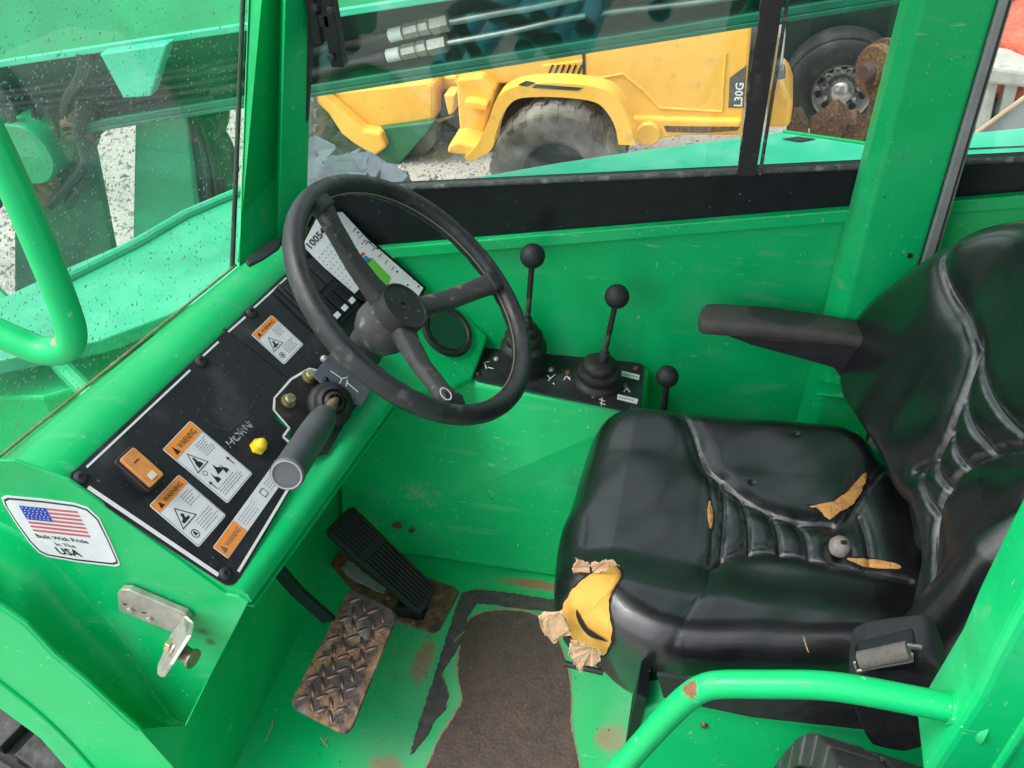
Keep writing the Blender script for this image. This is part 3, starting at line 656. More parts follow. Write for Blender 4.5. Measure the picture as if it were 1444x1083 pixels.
# switch bank behind the steering wheel
fr = frame((388,408),(436,366),(462,476), .003); o,u,v,n_,w_,h_ = fr
sb = empty('switch_bank', o, 'bank of black rocker switches with white lenses behind the steering wheel rim', 'switches')
MB().prism(rrect(o, u, v, w_, h_, .004), n_*.010).build('bezel', PLAS, sb, smooth=40, bevel=.0015)
for k in range(4):
    xx = w_*(.05+.235*k)
    MB().prism(rrect(o+u*xx+v*(h_*.06)+n_*.0101, u, v, w_*.20, h_*.40, .002), n_*.006).build('rocker', BLK, sb, smooth=40, bevel=.0012)
    MB().prism(rrect(o+u*xx+v*(h_*.54)+n_*.0101, u, v, w_*.20, h_*.38, .002), n_*.004).build('blank_cover', PLAS, sb, smooth=40, bevel=.0012)
    if k: MB().box(o+u*(xx+w_*.1)+v*(h_*.13)+n_*.0168, (w_*.13,h_*.08,.001), (u,v,n_)).build('lens', LBL, sb, smooth=0, bevel=.0003)
# second long dark gauge block beside it
MB().prism([dp(*q,.0031) for q in ((384,412),(392,402),(452,462),(446,472))], DN*.005).build('gauge_strip', PLAS, sb, smooth=0, bevel=.001)
# load chart sheets at the far end
ch = empty('load_chart', dp(510,370,.02), 'white laminated load chart sheets numbered 10054 behind the steering wheel', 'paper chart')
CP = (D[0]+DN*.022, (DN+Vector((0,-.25,.0))).normalized()); CP = (at(500,370,P=(D[0]+DN*.022,DN)), CP[1])
cp = lambda x,y,h=0: at(x,y,P=(CP[0]+CP[1]*h, CP[1]))
MB().prism([cp(x,y) for x,y in [(424,347),(446,304),(482,295),(520,335),(601,405),(594,424),(536,434),(497,418),(455,380)]], -CP[1]*.008).build('clipboard', BLK, ch, smooth=0)
MB().prism([cp(x,y,.0012) for x,y in [(460,300),(483,299),(518,337),(597,406),(590,418),(535,430),(480,385)]], -CP[1]*.001).build('chart_sheet', LBL, ch, smooth=0)
s2 = MB().prism([cp(x,y,.0024) for x,y in [(427,346),(447,307),(470,330),(522,392),(500,414),(457,377)]], -CP[1]*.001).build('number_sheet', LBL, ch, smooth=0)
t = MB(); a_, b_ = cp(439,351,.0032), cp(461,327,.0032); hu = (b_-a_).normalized(); hv = CP[1].cross(hu)
if hv.z < 0: hv = -hv
put_text(t, '10054', a_, hu, hv, .017, (b_-a_).length, .02)
for r_ in range(9):
    for c_ in range(6):
        q_ = cp(452+r_*5.6+c_*4.0-2, 366+r_*5.2-c_*4.6-3, .0031); t.box(q_, (.0022,.0012,.0002), (hu,hv,CP[1]))
t.build('number_print', INK, s2, smooth=0)
cols = {'green_zone': ((.12,.5,.05), [(510,370),(524,363),(551,391),(542,417),(524,402)]), 'blue_zone': ((.03,.25,.5), [(508,366),(516,360),(524,367),(514,374)]),
        'lower_blue_zone': ((.03,.3,.5), [(528,408),(536,412),(534,420),(524,416)]), 'teal_zone': ((.03,.35,.33), [(556,412),(566,404),(578,414),(566,422)]), 'red_line': ((.6,.08,.06), [(504,362),(512,355),(515,358),(507,366)])}
for nm,(cc,pp) in cols.items(): MB().prism([cp(x,y,.0016) for x,y in pp], CP[1]*.0002).build(nm, mat(nm, cc, .5), ch, smooth=0)
t = MB()
for k in range(7):
    a_ = cp(500+k*9,318+k*9+6,.0016); t.box(a_, (.010,.0012,.0002), (hu,hv,CP[1]))
for k in range(16):
    a_ = cp(random.uniform(486,500)+k*1.2, 312+k*3.4,.0016); t.box(a_, (.002,.001,.0002), (hu,hv,CP[1]))
for x,y in ((522,342),(532,350),(505,328),(575,402),(590,404),(560,383),(583,393)): t.box(cp(x,y,.0016), (.004,.003,.0002), (hu,hv,CP[1]))
t.tube([cp(510,345,.0016),cp(514,338,.0016),cp(522,343,.0016),cp(529,350,.0016)], .0006, 5)
t.build('chart_print', INK, ch, smooth=0, kind='stuff')

# ------------------------------------------------------------------ gear selector lever on the dash
gl = empty('selector_lever', dp(462,572,0), 'grey cylindrical grip on a stubby rusted rod rising from a rubber boot on the dash', 'lever')
hole = [(388,562),(412,536),(436,522),(470,530),(512,560),(490,590),(462,640),(425,650),(408,630),(410,604),(389,580)]
MB().prism([dp(x,y,.0033) for x,y in hole], DN*.001).build('base_recess', RUB, gl, smooth=0)
def hexbolt(x, y, r, parent, h0=.004, m=ZINC, nrm=None, pos=None):
    nrm = nrm or DN; p = pos if pos is not None else dp(x,y,h0)
    MB().lathe([(.0001,0),(r*1.35,0),(r*1.35,.002),(r,.0021),(r,.010),(r*.8,.0115),(.0001,.0115)], p, nrm, 6 if False else 24, False).build('washer', m, parent, smooth=30)
    MB().lathe([(.0001,0),(r*.98,0),(r*.98,.0125),(.0001,.0125)], p+nrm*.001, nrm, 6, False).build('bolt', m, parent, smooth=0, bevel=.0012)
for x,y in ((435,532),(406,566),(456,606)): hexbolt(x,y,.0085,gl)
# slotted cover plate
mb = MB().prism([dp(x,y,.016) for x,y in [(440,530),(478,484),(536,530),(508,574),(470,560)]], DN*.004)
mb.build('slot_plate', mat('grey_slot_plate', (.09,.10,.12), .45, var=.3, vscale=40), gl, smooth=0, bevel=.001)
mb = MB()
def dstrip(mb, path, wdt, h): strip(mb, path, wdt, h)
dstrip(mb, [(466,523),(482,534)], .0016, .0202); dstrip(mb, [(482,534),(479,541)], .0016, .0202); dstrip(mb, [(482,534),(490,532)], .0016, .0202); dstrip(mb, [(490,540),(505,553)], .0016, .0202); dstrip(mb, [(488,545),(490,536)], .0016, .0202)
mb.build('slot_marks', WHITE, gl, smooth=0)
for x,y,r_ in ((457,506,.006),(459,536,.005),(493,563,.006)): screw(x,y,r_,gl,pos=dp(x,y,.0195),m=BLK if r_ != .006 else STEEL)
b0 = dp(463,573,.004); ax_end = at(403,671,D=1.30); ax = (ax_end-(b0+DN*.02)).normalized()
axb = (DN*.75+ax*.25).normalized()
MB().lathe([(.035,0),(.037,.006),(.036,.014),(.031,.020),(.027,.021),(.026,.027),(.020,.030),(.019,.026),(.016,.028),(.014,.034),(.010,.035)], b0, axb, 32, False).build('boot', RUB, gl, smooth=60)
s0 = b0+DN*.022; gp = s0+ax*.055; L = (ax_end-s0).length
MB().tube([s0, gp+ax*.01], .0085, 16).build('rod', mat('rusty_rod', (.28,.17,.10), .5, metal=.3, var=.5, vscale=60), gl)
MB().lathe([(.009,0),(.015,.004),(.0175,.010),(.018,.028),(.0185,.030),(.0205,.034),(.0215,.07),(.0215,L-.055-.012),(.0225,L-.055-.010),(.0225,L-.055-.002),(.0205,L-.055),(.0185,L-.055),(.018,L-.0555),(.0001,L-.0555)], gp, ax, 40, False).build('grip', GREYP, gl, smooth=40)
MB().lathe([(.0195,0),(.0205,.0008),(.0195,.0012),(.0182,.0008)], gp+ax*(L-.055), ax, 40, False).build('end_ring', mat('pale_ring', (.3,.3,.33), .4), gl)
MB().lathe([(.0001,.0006),(.0045,.0006),(.005,0)], gp+ax*.020+ (EYE-gp).normalized()*.0175, (EYE-gp), 12, False).build('grip_screw', STEEL, gl)

# ------------------------------------------------------------------ steering wheel
SC, SN, SR = Vector((-.404,1.047,.715)), Vector((.69,.033,.724)).normalized(), .185
su = SN.cross(Vector((0,1,0))).normalized(); sv = SN.cross(su)
swl = empty('steering_wheel', SC-SN*.20, 'worn black three-spoke steering wheel in front of the dash', 'steering wheel')
N_ = 96; ring = [SC+(su*math.cos(t)+sv*math.sin(t))*SR for t in np.linspace(0,2*math.pi,N_,endpoint=False)]
r_ = MB(); vs = []; prof = []
K = 20
for i,t in enumerate(np.linspace(0,2*math.pi,N_,endpoint=False)):
    rd = su*math.cos(t)+sv*math.sin(t)
    for k in range(K):
        q = 2*math.pi*k/K; rr = .0138
        if math.cos(q) < -.3: rr *= 1+.05*math.cos(12*t*3)            # finger bumps on the inside
        vs.append(SC+rd*(SR+rr*math.cos(q)*.95)+SN*(rr*1.12*math.sin(q)))
r_.add(vs, [(i*K+k, i*K+(k+1)%K, ((i+1)%N_)*K+(k+1)%K, ((i+1)%N_)*K+k) for i in range(N_) for k in range(K)])
r_.build('rim', WHEELM, swl, smooth=180)
SP = (SC, SN); hubc = SC-SN*.030
MB().tube([SC+(su*math.cos(t)+sv*math.sin(t))*(SR-.0143) for t in np.linspace(0,2*math.pi,N_,endpoint=False)], .0012, 6, True).build('rim_seam', mat('seam_tan', (.16,.14,.12), .6), swl)
for (x,y) in ((447,287),(697,400),(632,563)):
    tip = at(x,y,P=SP); rd = (tip-SC).normalized(); side = SN.cross(rd)
    secs = []
    for (d_, h_, wv, tv) in ((.022,-.045,.017,.016),(.05,-.040,.0155,.0125),(.09,-.030,.0145,.0105),(.135,-.012,.0145,.010),(.160,-.001,.0155,.011),(.176,.001,.017,.012),(.184,.001,.014,.010)):
        c_ = SC+rd*d_+SN*h_
        secs.append([c_+side*(wv*math.copysign(abs(math.cos(q))**.6,math.cos(q)))+SN*(tv*math.copysign(abs(math.sin(q))**.6,math.sin(q))) for q in np.linspace(0,2*math.pi,16,endpoint=False)])
    m_ = MB(); vs = [p for s_ in secs for p in s_]; K = 16
    m_.add(vs, [(i*K+k, i*K+(k+1)%K, (i+1)*K+(k+1)%K, (i+1)*K+k) for i in range(len(secs)-1) for k in range(K)]+[tuple(range(K)), tuple(range(len(vs)-K,len(vs)))])
    m_.build('spoke', SPOKE, swl, smooth=70)
MB().lathe([(.022,-.075),(.034,-.068),(.041,-.052),(.041,-.035),(.037,-.024),(.0365,-.012)], hubc, SN, 40).build('hub', SPOKE, swl, smooth=60)
rg_ = at(628,556,P=(SC+SN*.0142,SN))
MB().lathe([(.0085,0),(.0095,.001),(.0085,.0015),(.0075,.001)], rg_, SN, 24, False).build('spoke_ring', LBL, swl, smooth=40)
for (x,y) in ((447,287),(697,400),(632,563)):
    tip = at(x,y,P=SP); rd = (tip-SC).normalized(); side = SN.cross(rd)
    MB().box(SC+rd*.169+SN*.003, (.022,.034,.021), (rd,side,SN)).build('spoke_cap', PLAS, swl, smooth=50, bevel=.006, seg=3)
cap = MB().lathe([(.0365,-.03),(.0372,.004),(.036,.0065),(.0335,.0065),(.0325,.0045),(.012,.0038),(.0075,.0038),(.0065,.0015),(.0001,.0015)], hubc, SN, 48).build('hub_cap', PLAS, swl, smooth=40)
hd = MB()
for a_ in (.4, 2.0, 3.6, 5.1):
    hd.lathe([(.0001,.0008),(.0018,.0008),(.002,0)], hubc+SN*.0046+(su*math.cos(a_)+sv*math.sin(a_))*.022, SN, 10, False)
hd.lathe([(.0001,.0006),(.003,.0006),(.0032,0)], hubc+SN*.0016, SN, 6, False)
hd.build('cap_screws', RUST, cap, smooth=0)
MB().tube([hubc-SN*.05, hubc-SN*.085, dp(520,500,.01)], [.026,.026,.022], 24).build('column', PLAS, swl, smooth=60)

# ------------------------------------------------------------------ striker bracket and sticker on the end panel
NP = Vector((0,-1,0))
ep = lambda x,y,h=.0: at(x,y,Y=YN-h)
lb = empty('striker_bracket', ep(225,880), 'galvanised angle bracket with a round steel pin bolted to the green end panel', 'door latch')
leg1 = [(165,838),(170,832),(182,832),(262,866),(268,874),(266,884),(245,893),(168,862)]
MB().prism([ep(x,y,.012) for x,y in leg1], (0,.010,0)).build('mounting_leg', STEEL, lb, smooth=0, bevel=.0015)
# second leg bends out towards the door
c0, c1 = ep(267,873,.012), ep(250,893,.012)
q0 = at(267,873,Y=YN-.012); 
leg2 = [at(258,868,Y=YN-.012), at(268,878,Y=YN-.02), at(264,896,Y=YN-.045), at(238,937,Y=YN-.075), at(226,955,Y=YN-.08), at(221,950,Y=YN-.075), at(222,938,Y=YN-.06), at(240,896,Y=YN-.02), at(246,888,Y=YN-.012)]
MB().prism(leg2, Vector((.007,0,.001))).build('pin_leg', STEEL, lb, smooth=0, bevel=.0012)
for x,y in ((184,859),(211,872)):
    MB().lathe([(.0001,0),(.0068,0),(.0068,.0012),(.0001,.0012)], ep(x,y,.0121), NP, 20, False).build('washer', STEEL, lb, smooth=30)
    MB().lathe([(.0001,0),(.005,0),(.005,.004),(.0001,.004)], ep(x,y,.013), NP, 6, False).build('bolt', STEEL, lb, smooth=0, bevel=.0008)
for x,y in ((176,852),(203,864)): MB().box(ep(x,y,.0125),(.006,.001,.002)).build('bolt_slot', INK, lb, smooth=0)
pc = at(250,916,Y=YN-.045); pax = Vector((.95,-.28,-.12)).normalized()
MB().lathe([(.0001,0),(.016,0),(.016,.003),(.0115,.004),(.0105,.024),(.014,.0255),(.014,.029),(.0001,.029)], pc, pax, 28, False).build('pin', mat('greasy_pin',(.30,.24,.2),.3,metal=.8,var=.6,vscale=60), lb, smooth=40)
MB().lathe([(.0001,0),(.0105,0),(.0105,.009),(.0001,.009)], pc-pax*.007, -pax, 6, False).build('nut', ZINC, lb, smooth=0, bevel=.001)
spots(Gd, WL['end_panel'], [(ep(286,890), .016, .02, .012), (ep(297,905), .012,.02,.012)], (.03,.07,.04), soft=.8, nscale=50, namp=.5, amount=.8)
stk = empty('flag_sticker', ep(85,750), 'white sticker with a flag and black lettering on the green end panel of the dash', 'sticker')
SPl = (ep(85,750,.0006), NP)
so1 = [(2,702),(8,699),(60,704),(105,710),(124,716),(140,731),(155,762),(168,792),(169,797),(163,799),(110,793),(66,785),(54,779),(40,764),(20,735),(5,711)]
def rnd(poly, n=3, **k): 
    out = []; m = len(poly)
    return pts(poly, **k)
MB().prism([ep(x,y,.0012) for x,y in so1], (0,.001,0)).build('backing', LBL, stk, smooth=0)
cx_, cy_ = 86, 752
inn = [(cx_+(x-cx_)*.965, cy_+(y-cy_)*.945) for x,y in so1]; inn2 = [(cx_+(x-cx_)*.935, cy_+(y-cy_)*.895) for x,y in so1]
bd = MB(); A_ = [ep(x,y,.0015) for x,y in inn]; B_ = [ep(x,y,.0015) for x,y in inn2]; k = len(A_)
bd.add(A_+B_, [(i,(i+1)%k,k+(i+1)%k,k+i) for i in range(k)]); bd.build('black_border', INK, stk, smooth=0)
# flag: parallelogram (26,713) (110,719) (127,757) (48,752)
fq = [(26.5,713),(109,721),(128,758),(47,749)]
def fxy(s, t): 
    a_ = (fq[0][0]+(fq[1][0]-fq[0][0])*s, fq[0][1]+(fq[1][1]-fq[0][1])*s); b_ = (fq[3][0]+(fq[2][0]-fq[3][0])*s, fq[3][1]+(fq[2][1]-fq[3][1])*s)
    return ep(a_[0]+(b_[0]-a_[0])*t, a_[1]+(b_[1]-a_[1])*t, .0015)
red = MB()
for k in range(0,13,2):
    s0_ = .46 if k < 7 else 0; red.add([fxy(s0_,k/13), fxy(1,k/13), fxy(1,(k+1)/13), fxy(s0_,(k+1)/13)], [(0,1,2,3)])
red.build('flag_stripes', mat('flag_red',(.55,.10,.12),.5), stk, smooth=0)
cn_ = MB().add([fxy(0,0),fxy(.46,0),fxy(.46,7/13),fxy(0,7/13)], [(0,1,2,3)]).build('flag_canton', mat('flag_blue',(.03,.05,.42),.5), stk, smooth=0)
stt = MB(); e1 = (fxy(1,0)-fxy(0,0)).normalized(); e2 = NP.cross(e1)
for r_ in range(5):
    for c_ in range(6):
        p = fxy(.045+.07*c_+(.02 if r_%2 else 0), .06+.1*r_)+Vector((0,-.0004,0)); stt.box(p, (.0016,.0016,.0002), (e1,e2,NP))
stt.build('flag_stars', LBL, cn_, smooth=0)
tx = MB(); e1 = (ep(128,766,.0016)-ep(54,757,.0016)).normalized(); e2 = Vector((0,-1,0)).cross(e1)
if e2.z < 0: e2 = -e2
e2 = (e2*.95+e1*-.25).normalized()
put_text(tx, 'Built With Pride', ep(53,758,.0016), e1, e2, .0105, (ep(128,766,.0016)-ep(54,755,.0016)).length, .015)
put_text(tx, 'In The', ep(80,769.5,.0016), e1, e2, .0095, .030, .012)
put_text(tx, 'USA', ep(84,781,.0016), e1, e2, .0185, .036, .03)
tx.build('lettering', INK, stk, smooth=0)

# ------------------------------------------------------------------ control levers
def lever(bpx, top, rball, label, prof, rodr=.005, ring=None):
    b = at(*bpx, P=BT); t = at(*top, Y=b.y-.004)
    e = empty('control_lever', b, label, 'lever', 'ball topped control levers')
    ax_ = (t-b).normalized(); H = (t-b).length
    MB().lathe(prof, b, (BT[1]*.6+ax_*.4).normalized(), 36).build('boot', RUB, e, smooth=55)
    zb = prof[-1][1]
    MB().tube([b+ax_*(zb-.01), t-ax_*rball*.8], rodr, 14).build('rod', mat('worn_black_rod',(.05,.045,.04),.4,metal=.5,var=.6,vscale=28,col2=(.22,.2,.17),thr=(.48,.7)), e)
    MB().lathe([(.0085,0),(.0085,.022),(.0065,.024)], b+ax_*(zb-.004), ax_, 20).build('sleeve', PLAS, e, smooth=50)
    MB().lathe([(.0001,-rball)]+[(rball*math.cos(q), rball*math.sin(q)) for q in np.linspace(-1.4,1.4,18)]+[(.0001,rball)], t, ax_, 32, False).build('ball', PLAS, e, smooth=80)
    return e
lever((738,522), (751,361), .0205, 'tall ball topped lever on a high stepped boot, seen through the steering wheel edge',
      [(.041,0),(.0405,.004),(.039,.045),(.0405,.050),(.040,.056),(.032,.062),(.034,.068),(.033,.076),(.025,.081),(.026,.087),(.022,.094),(.010,.097)])
lever((843,543), (870,418), .020, 'ball topped lever on a squat bellows boot in the middle of the lever plate',
      [(.043,0),(.044,.006),(.042,.014),(.034,.018),(.038,.023),(.037,.031),(.028,.035),(.031,.040),(.029,.048),(.021,.054),(.010,.056)])
# third lever stands free beside the seat
b = Vector((at(941,530,Y=1.31).x, 1.31, .12)); t = at(941,531,Y=1.31); e = empty('control_lever', b, 'short ball topped lever standing alone between lever box and seat', 'lever', 'ball topped control levers')
MB().tube([b+Vector((-.01,0,0)), t], .0055, 12).build('rod', RUB, e)
MB().lathe([(.0001,-.019)]+[(.019*math.cos(q), .019*math.sin(q)) for q in np.linspace(-1.4,1.4,18)]+[(.0001,.019)], t, (0,0,1), 32, False).build('ball', PLAS, e, smooth=80)
MB().box(b, (.05,.03,.02)).build('lever_foot', BLK, e, smooth=0, bevel=.003)
# plate under the levers
pl = empty('lever_plate', bt(790,530), 'black metal plate with scrawled marks that holds two levers on top of the green box', 'control plate')
pq = [(664,530),(668,524),(686,476),(690,471),(903,515),(908,519),(905,572),(901,583),(894,584),(672,538)]
MB().prism([at(x,y,P=BT)+BT[1]*.0008 for x,y in pq], BT[1]*.003).build('plate', PLATE, pl, smooth=0, bevel=.0008)
bh = lambda x,y,h=.004: at(x,y,P=(BT[0]+BT[1]*h,BT[1]))
for x,y,m_ in ((674,528,PLAS),(694,479,RUST),(897,520,RUST),(892,578,BSTEEL),(700,507,STEEL),(777,522,STEEL),(801,526,RUST),(882,545,RUST),(837,559,RUST)): screw(0,0,.0055,pl,m=m_,nrm=BT[1],pos=bh(x,y,.0035))
m_ = MB(); s_ = (bh(760,527)-bh(690,512)).normalized(); s2_ = BT[1].cross(s_)
def scr(P):
    for i in range(len(P)-1):
        a_, b_ = bh(*P[i]), bh(*P[i+1]); t_ = (b_-a_).normalized(); w_ = t_.cross(BT[1])*.0009
        m_.prism([a_-w_,a_+w_,b_+w_,b_-w_], BT[1]*.0004)
for P in ([(686,520),(683,511),(690,510)],[(688,518),(696,520)],[(772,529),(776,534),(783,528)],[(776,534),(773,537)],[(795,536),(798,531),(804,533)],[(799,530),(804,536)],[(880,552),(884,547),(888,553)],[(845,563),(853,566)],[(846,568),(854,571)],[(849,561),(848,572)],[(780,540),(781,542)]): scr(P)
m_.build('scratched_marks', WHITE, pl, smooth=0)
for q in ([(877,523),(902,529),(901,536),(876,530)],[(871,556),(900,563),(898,570),(870,563)]):
    b_ = MB().prism([bh(x,y,.004) for x,y in q], BT[1]*.0004).build('paper_tag', LBL, pl, smooth=0)
    ms = m_ = MB(); 
    for k in range(6):
        p = bh(q[0][0]+3+k*3.6, (q[0][1]+q[3][1])/2+k*.9+.5, .0046); m_.box(p, (.0025,.003,.0003), (s_,s2_,BT[1]))
    m_.build('tag_print', INKG, b_, smooth=0)

# ------------------------------------------------------------------ pedals
ac = empty('accelerator_pedal', at(560,860,Z=0), 'black ribbed rubber accelerator pedal hinged on a rusty base plate', 'pedal')
MB().prism(pts([(466,795),(478,776),(505,770),(560,800),(640,827),(647,834),(620,886),(611,891),(557,874),(500,835)], Z=.006), (0,0,-.006)).build('base_plate', RUST, ac, smooth=0, bevel=.0015)
pa = [at(590,866,Z=.035), at(615,828,Z=.04), at(497,714,Z=.155), at(461,750,Z=.15)]
PA = plane3(pa[0],pa[1],pa[3]); pp = lambda x,y,h=0: at(x,y,P=(PA[0]+PA[1]*h,PA[1]))
MB().prism([pp(x,y) for x,y in [(584,860),(594,864),(600,858),(615,830),(611,822),(500,714),(492,715),(462,745),(464,754)]], -PA[1]*.014).build('pad', PLAS, ac, smooth=0, bevel=.003)
for k in range(9):
    s = (k+.5)/9
    for (t0,t1,hh) in ((.02,.33,.0035),(.40,.97,.005)):
        e0 = Vector((461+(497-461)*s, 750+(714-750)*s, 0)); e1 = Vector((590+(615-590)*s, 866+(828-866)*s, 0))
        a_, b_ = e0.lerp(e1,t0), e0.lerp(e1,t1); a3, b3 = pp(a_.x,a_.y,.0), pp(b_.x,b_.y,.0); t_ = (b3-a3).normalized(); w_ = t_.cross(PA[1])*.0022
        MB().prism([a3-w_,a3+w_,b3+w_,b3-w_], PA[1]*hh).build('rib', RUB, ac, smooth=0, bevel=.0008)
e0, e1 = pp(505,790), pp(541,752); 
MB().box(pp(588,850)-PA[1]*.03, (.05,.03,.03)).build('hinge_block', BLK, ac, smooth=0, bevel=.003)
for x,y in ((576,868),(583,877),(548,842)): MB().lathe([(.0001,.006),(.005,.005),(.007,0)], at(x,y,Z=.006), (0,0,1), 14, False).build('bolt', BSTEEL, ac, smooth=60)
MB().prism(ragged(pts([(482,800),(492,790),(520,812),(545,830),(540,836),(515,826),(490,812)], Z=.0085), .006,.0012,4), (0,0,-.002)).build('flaking_paint', mat('grey_flaking_paint',(.22,.23,.24),.7,var=.4,vscale=60), ac, smooth=0)
br = empty('brake_pedal', at(485,930,Z=0), 'large rusty diamond plate brake pedal on a black arm', 'pedal')
pb = [(490,834),(499,830),(551,858),(557,866),(556,876),(497,1024),(487,1034),(476,1032),(417,1001),(411,992),(413,982)]
PB = plane3(at(497,830,Z=.19), at(557,868,Z=.185), at(411,992,Z=.135)); bp = lambda x,y,h=0: at(x,y,P=(PB[0]+PB[1]*h,PB[1]))
dpm = mat('rusty_tread_plate', (.27,.15,.08), .62, metal=.25, var=.6, vscale=35, bump=.9, bscale=110, col2=(.05,.04,.04), thr=(.46,.56), dist=.003); speckle(dpm, (.36,.2,.09), 28, .52, .66, .8, detail=8); speckle(dpm, (.30,.31,.30), 24, .58, .68, .8, detail=6); speckle(dpm, (.045,.04,.045), 11, .50, .60, .85, detail=6)
MB().prism([bp(x,y) for x,y in pb], -PB[1]*.007).build('plate', dpm, br, smooth=0, bevel=.0015)
loz = mat('polished_lozenge', (.12,.09,.085), .36, metal=.7, var=.6, vscale=60); speckle(loz, (.22,.12,.06), 40, .5, .65, .7, detail=6)
eu = (bp(557,868)-bp(497,832)).normalized(); ev = PB[1].cross(eu); 
O = bp(497,834); L_ = (bp(413,990)-O); W_ = (bp(555,867)-O).length; Ln = L_.length; ld = L_.normalized()
rg = random.Random(5)
lozme = None
for i in range(11):
    for j in range(4):
        s = (j+.55+(.5 if i%2 else 0))/4.4; t_ = (i+.6)/11.4
        if s > .95: continue
        c_ = O+eu*(W_*s)+ld*(Ln*t_)
        d1 = (eu+ld) if (i+j)%2 else (eu-ld); d1.normalize(); d2 = PB[1].cross(d1)
        vs = []; 
        for rr, hh in ((1,0),(.8,.0014),(.35,.0022)):
            for k in range(10): q_ = k*2*math.pi/10; vs.append(c_+d1*(.0112*rr*math.cos(q_))+d2*(.0036*rr*math.sin(q_))+PB[1]*hh)
        MB().add(vs, [(a*10+k, a*10+(k+1)%10, (a+1)*10+(k+1)%10, (a+1)*10+k) for a in range(2) for k in range(10)]+[tuple(range(20,30))]).build('raised_lozenge', loz, br, smooth=60)
ap = [at(392,803,Z=.30), at(420,835,Z=.245), at(462,872,Z=.185), ]
m_ = MB()
for i in range(2):
    a_, b_ = ap[i], ap[i+1]; t_ = (b_-a_).normalized(); n1 = t_.cross(Vector((0,1,0))).normalized()
    m_.box((a_+b_)/2, ((b_-a_).length+.01, .008, .026), (t_, t_.cross(n1), n1))
m_.build('arm', BLK, br, smooth=0, bevel=.001)

# ------------------------------------------------------------------ the seat
def surface_mesh(outline, u, v, n, o, h_fn, T, R, side_in=.006, NA=420, NR=130, seed=0):
    """cushion: outline (3D points), top shaped by h_fn(local x, y), rounded edge R, side depth T"""
    P = np.array([[(p-o).dot(u), (p-o).dot(v), (p-o).dot(n)] for p in outline])
    # closed smooth resample
    Q = np.array([list(q) for q in catmull([Vector(p) for p in P], 24, True)])
    seg = np.linalg.norm(np.diff(np.vstack([Q,Q[:1]]),axis=0),axis=1); cum = np.concatenate([[0],np.cumsum(seg)]); Qc = np.vstack([Q,Q[:1]])
    tt = np.linspace(0,cum[-1],NA,endpoint=False); B = np.stack([np.interp(tt,cum,Qc[:,k]) for k in range(3)],1)
    C = B.mean(0); s = np.linspace(0,1,NR)**.85
    S = C[None,None,:]+s[:,None,None]*(B-C)[None,:,:]          # NR x NA x 3
    dist = (1-s)[:,None]*np.linalg.norm((B-C)[:,:2],axis=1)[None,:]
    e = np.clip(dist/R,0,1); drop = -R*(1-np.sqrt(np.clip(1-(1-e)**2,0,1)))
    z = S[:,:,2]*(s[:,None]**2)+ (1-s[:,None]**2)*S[:,:,2].mean()*0 + drop
    z = drop + h_fn(S[:,:,0], S[:,:,1], dist)
    X, Y_ = S[:,:,0], S[:,:,1]
    rows = [(X[i], Y_[i], z[i]) for i in range(1,NR)]
    last = rows[-1]
    for k in range(1,13):
        t = k/12; inx = C[0]+(last[0]-C[0])*(1+.012*math.sin(t*math.pi)-side_in*t**3*4); iny = C[1]+(last[1]-C[1])*(1+.012*math.sin(t*math.pi)-side_in*t**3*4)
        rows.append((inx, iny, last[2]-(T*t)))
    vs = []
    for r in rows:
        W = np.outer(r[0],u)+np.outer(r[1],v)+np.outer(r[2],n)+np.array(o); vs.append(W)
    cz = float(h_fn(np.array([[C[0]]]),np.array([[C[1]]]),np.array([[1.0]]))[0,0])
    ctr = np.array(o)+np.array(u)*C[0]+np.array(v)*C[1]+np.array(n)*cz
    vs = np.vstack(vs+[ctr[None]]); nr = len(rows); ci = nr*NA
    fs = [(i*NA+k, i*NA+(k+1)%NA, (i+1)*NA+(k+1)%NA, (i+1)*NA+k) for i in range(nr-1) for k in range(NA)]
    fs += [(ci,(k+1)%NA,k) for k in range(NA)] + [tuple((nr-1)*NA+k for k in range(NA))]
    return vs, fs
def polydist(X, Y, P):
    d = np.full(X.shape, 9.0)
    for (ax_,ay_),(bx_,by_) in zip(P[:-1],P[1:]):
        vx, vy = bx_-ax_, by_-ay_; L2 = vx*vx+vy*vy+1e-12
        t = np.clip(((X-ax_)*vx+(Y-ay_)*vy)/L2,0,1); d = np.minimum(d, np.hypot(X-ax_-t*vx, Y-ay_-t*vy))
    return d
seat = empty('operator_seat', (.1,.98,.1), 'black vinyl operator seat with torn cushion showing orange foam', 'seat')
ZT = .415
so_ = Vector((.05,1.0,ZT)); ux_, uy_, uz_ = Vector((1,0,0)), Vector((0,1,0)), Vector((0,0,1))
cl = [(862,592,.395),(905,584,.40),(1002,584,.405),(1146,594,.405),(1212,610,.405),(1262,655,.41),(1305,720,.41),(1335,800,.40),(1335,880,.385),(1290,945,.345),(1204,982,.335),(1080,983,.33),(953,981,.325),(878,954,.33),(832,912,.335),(793,872,.35),(783,822,.36),(790,760,.37),(805,715,.38),(822,650,.39),(838,613,.392)]
outl = [at(x,y,Z=z) for x,y,z in cl]
outl = [Vector((p.x,p.y,ZT)) for p in outl]
def l2(P, z=ZT, k=5): 
    Q = catmull([at(x,y,Z=z) for x,y in P], k); return [((p-so_).x,(p-so_).y) for p in Q]
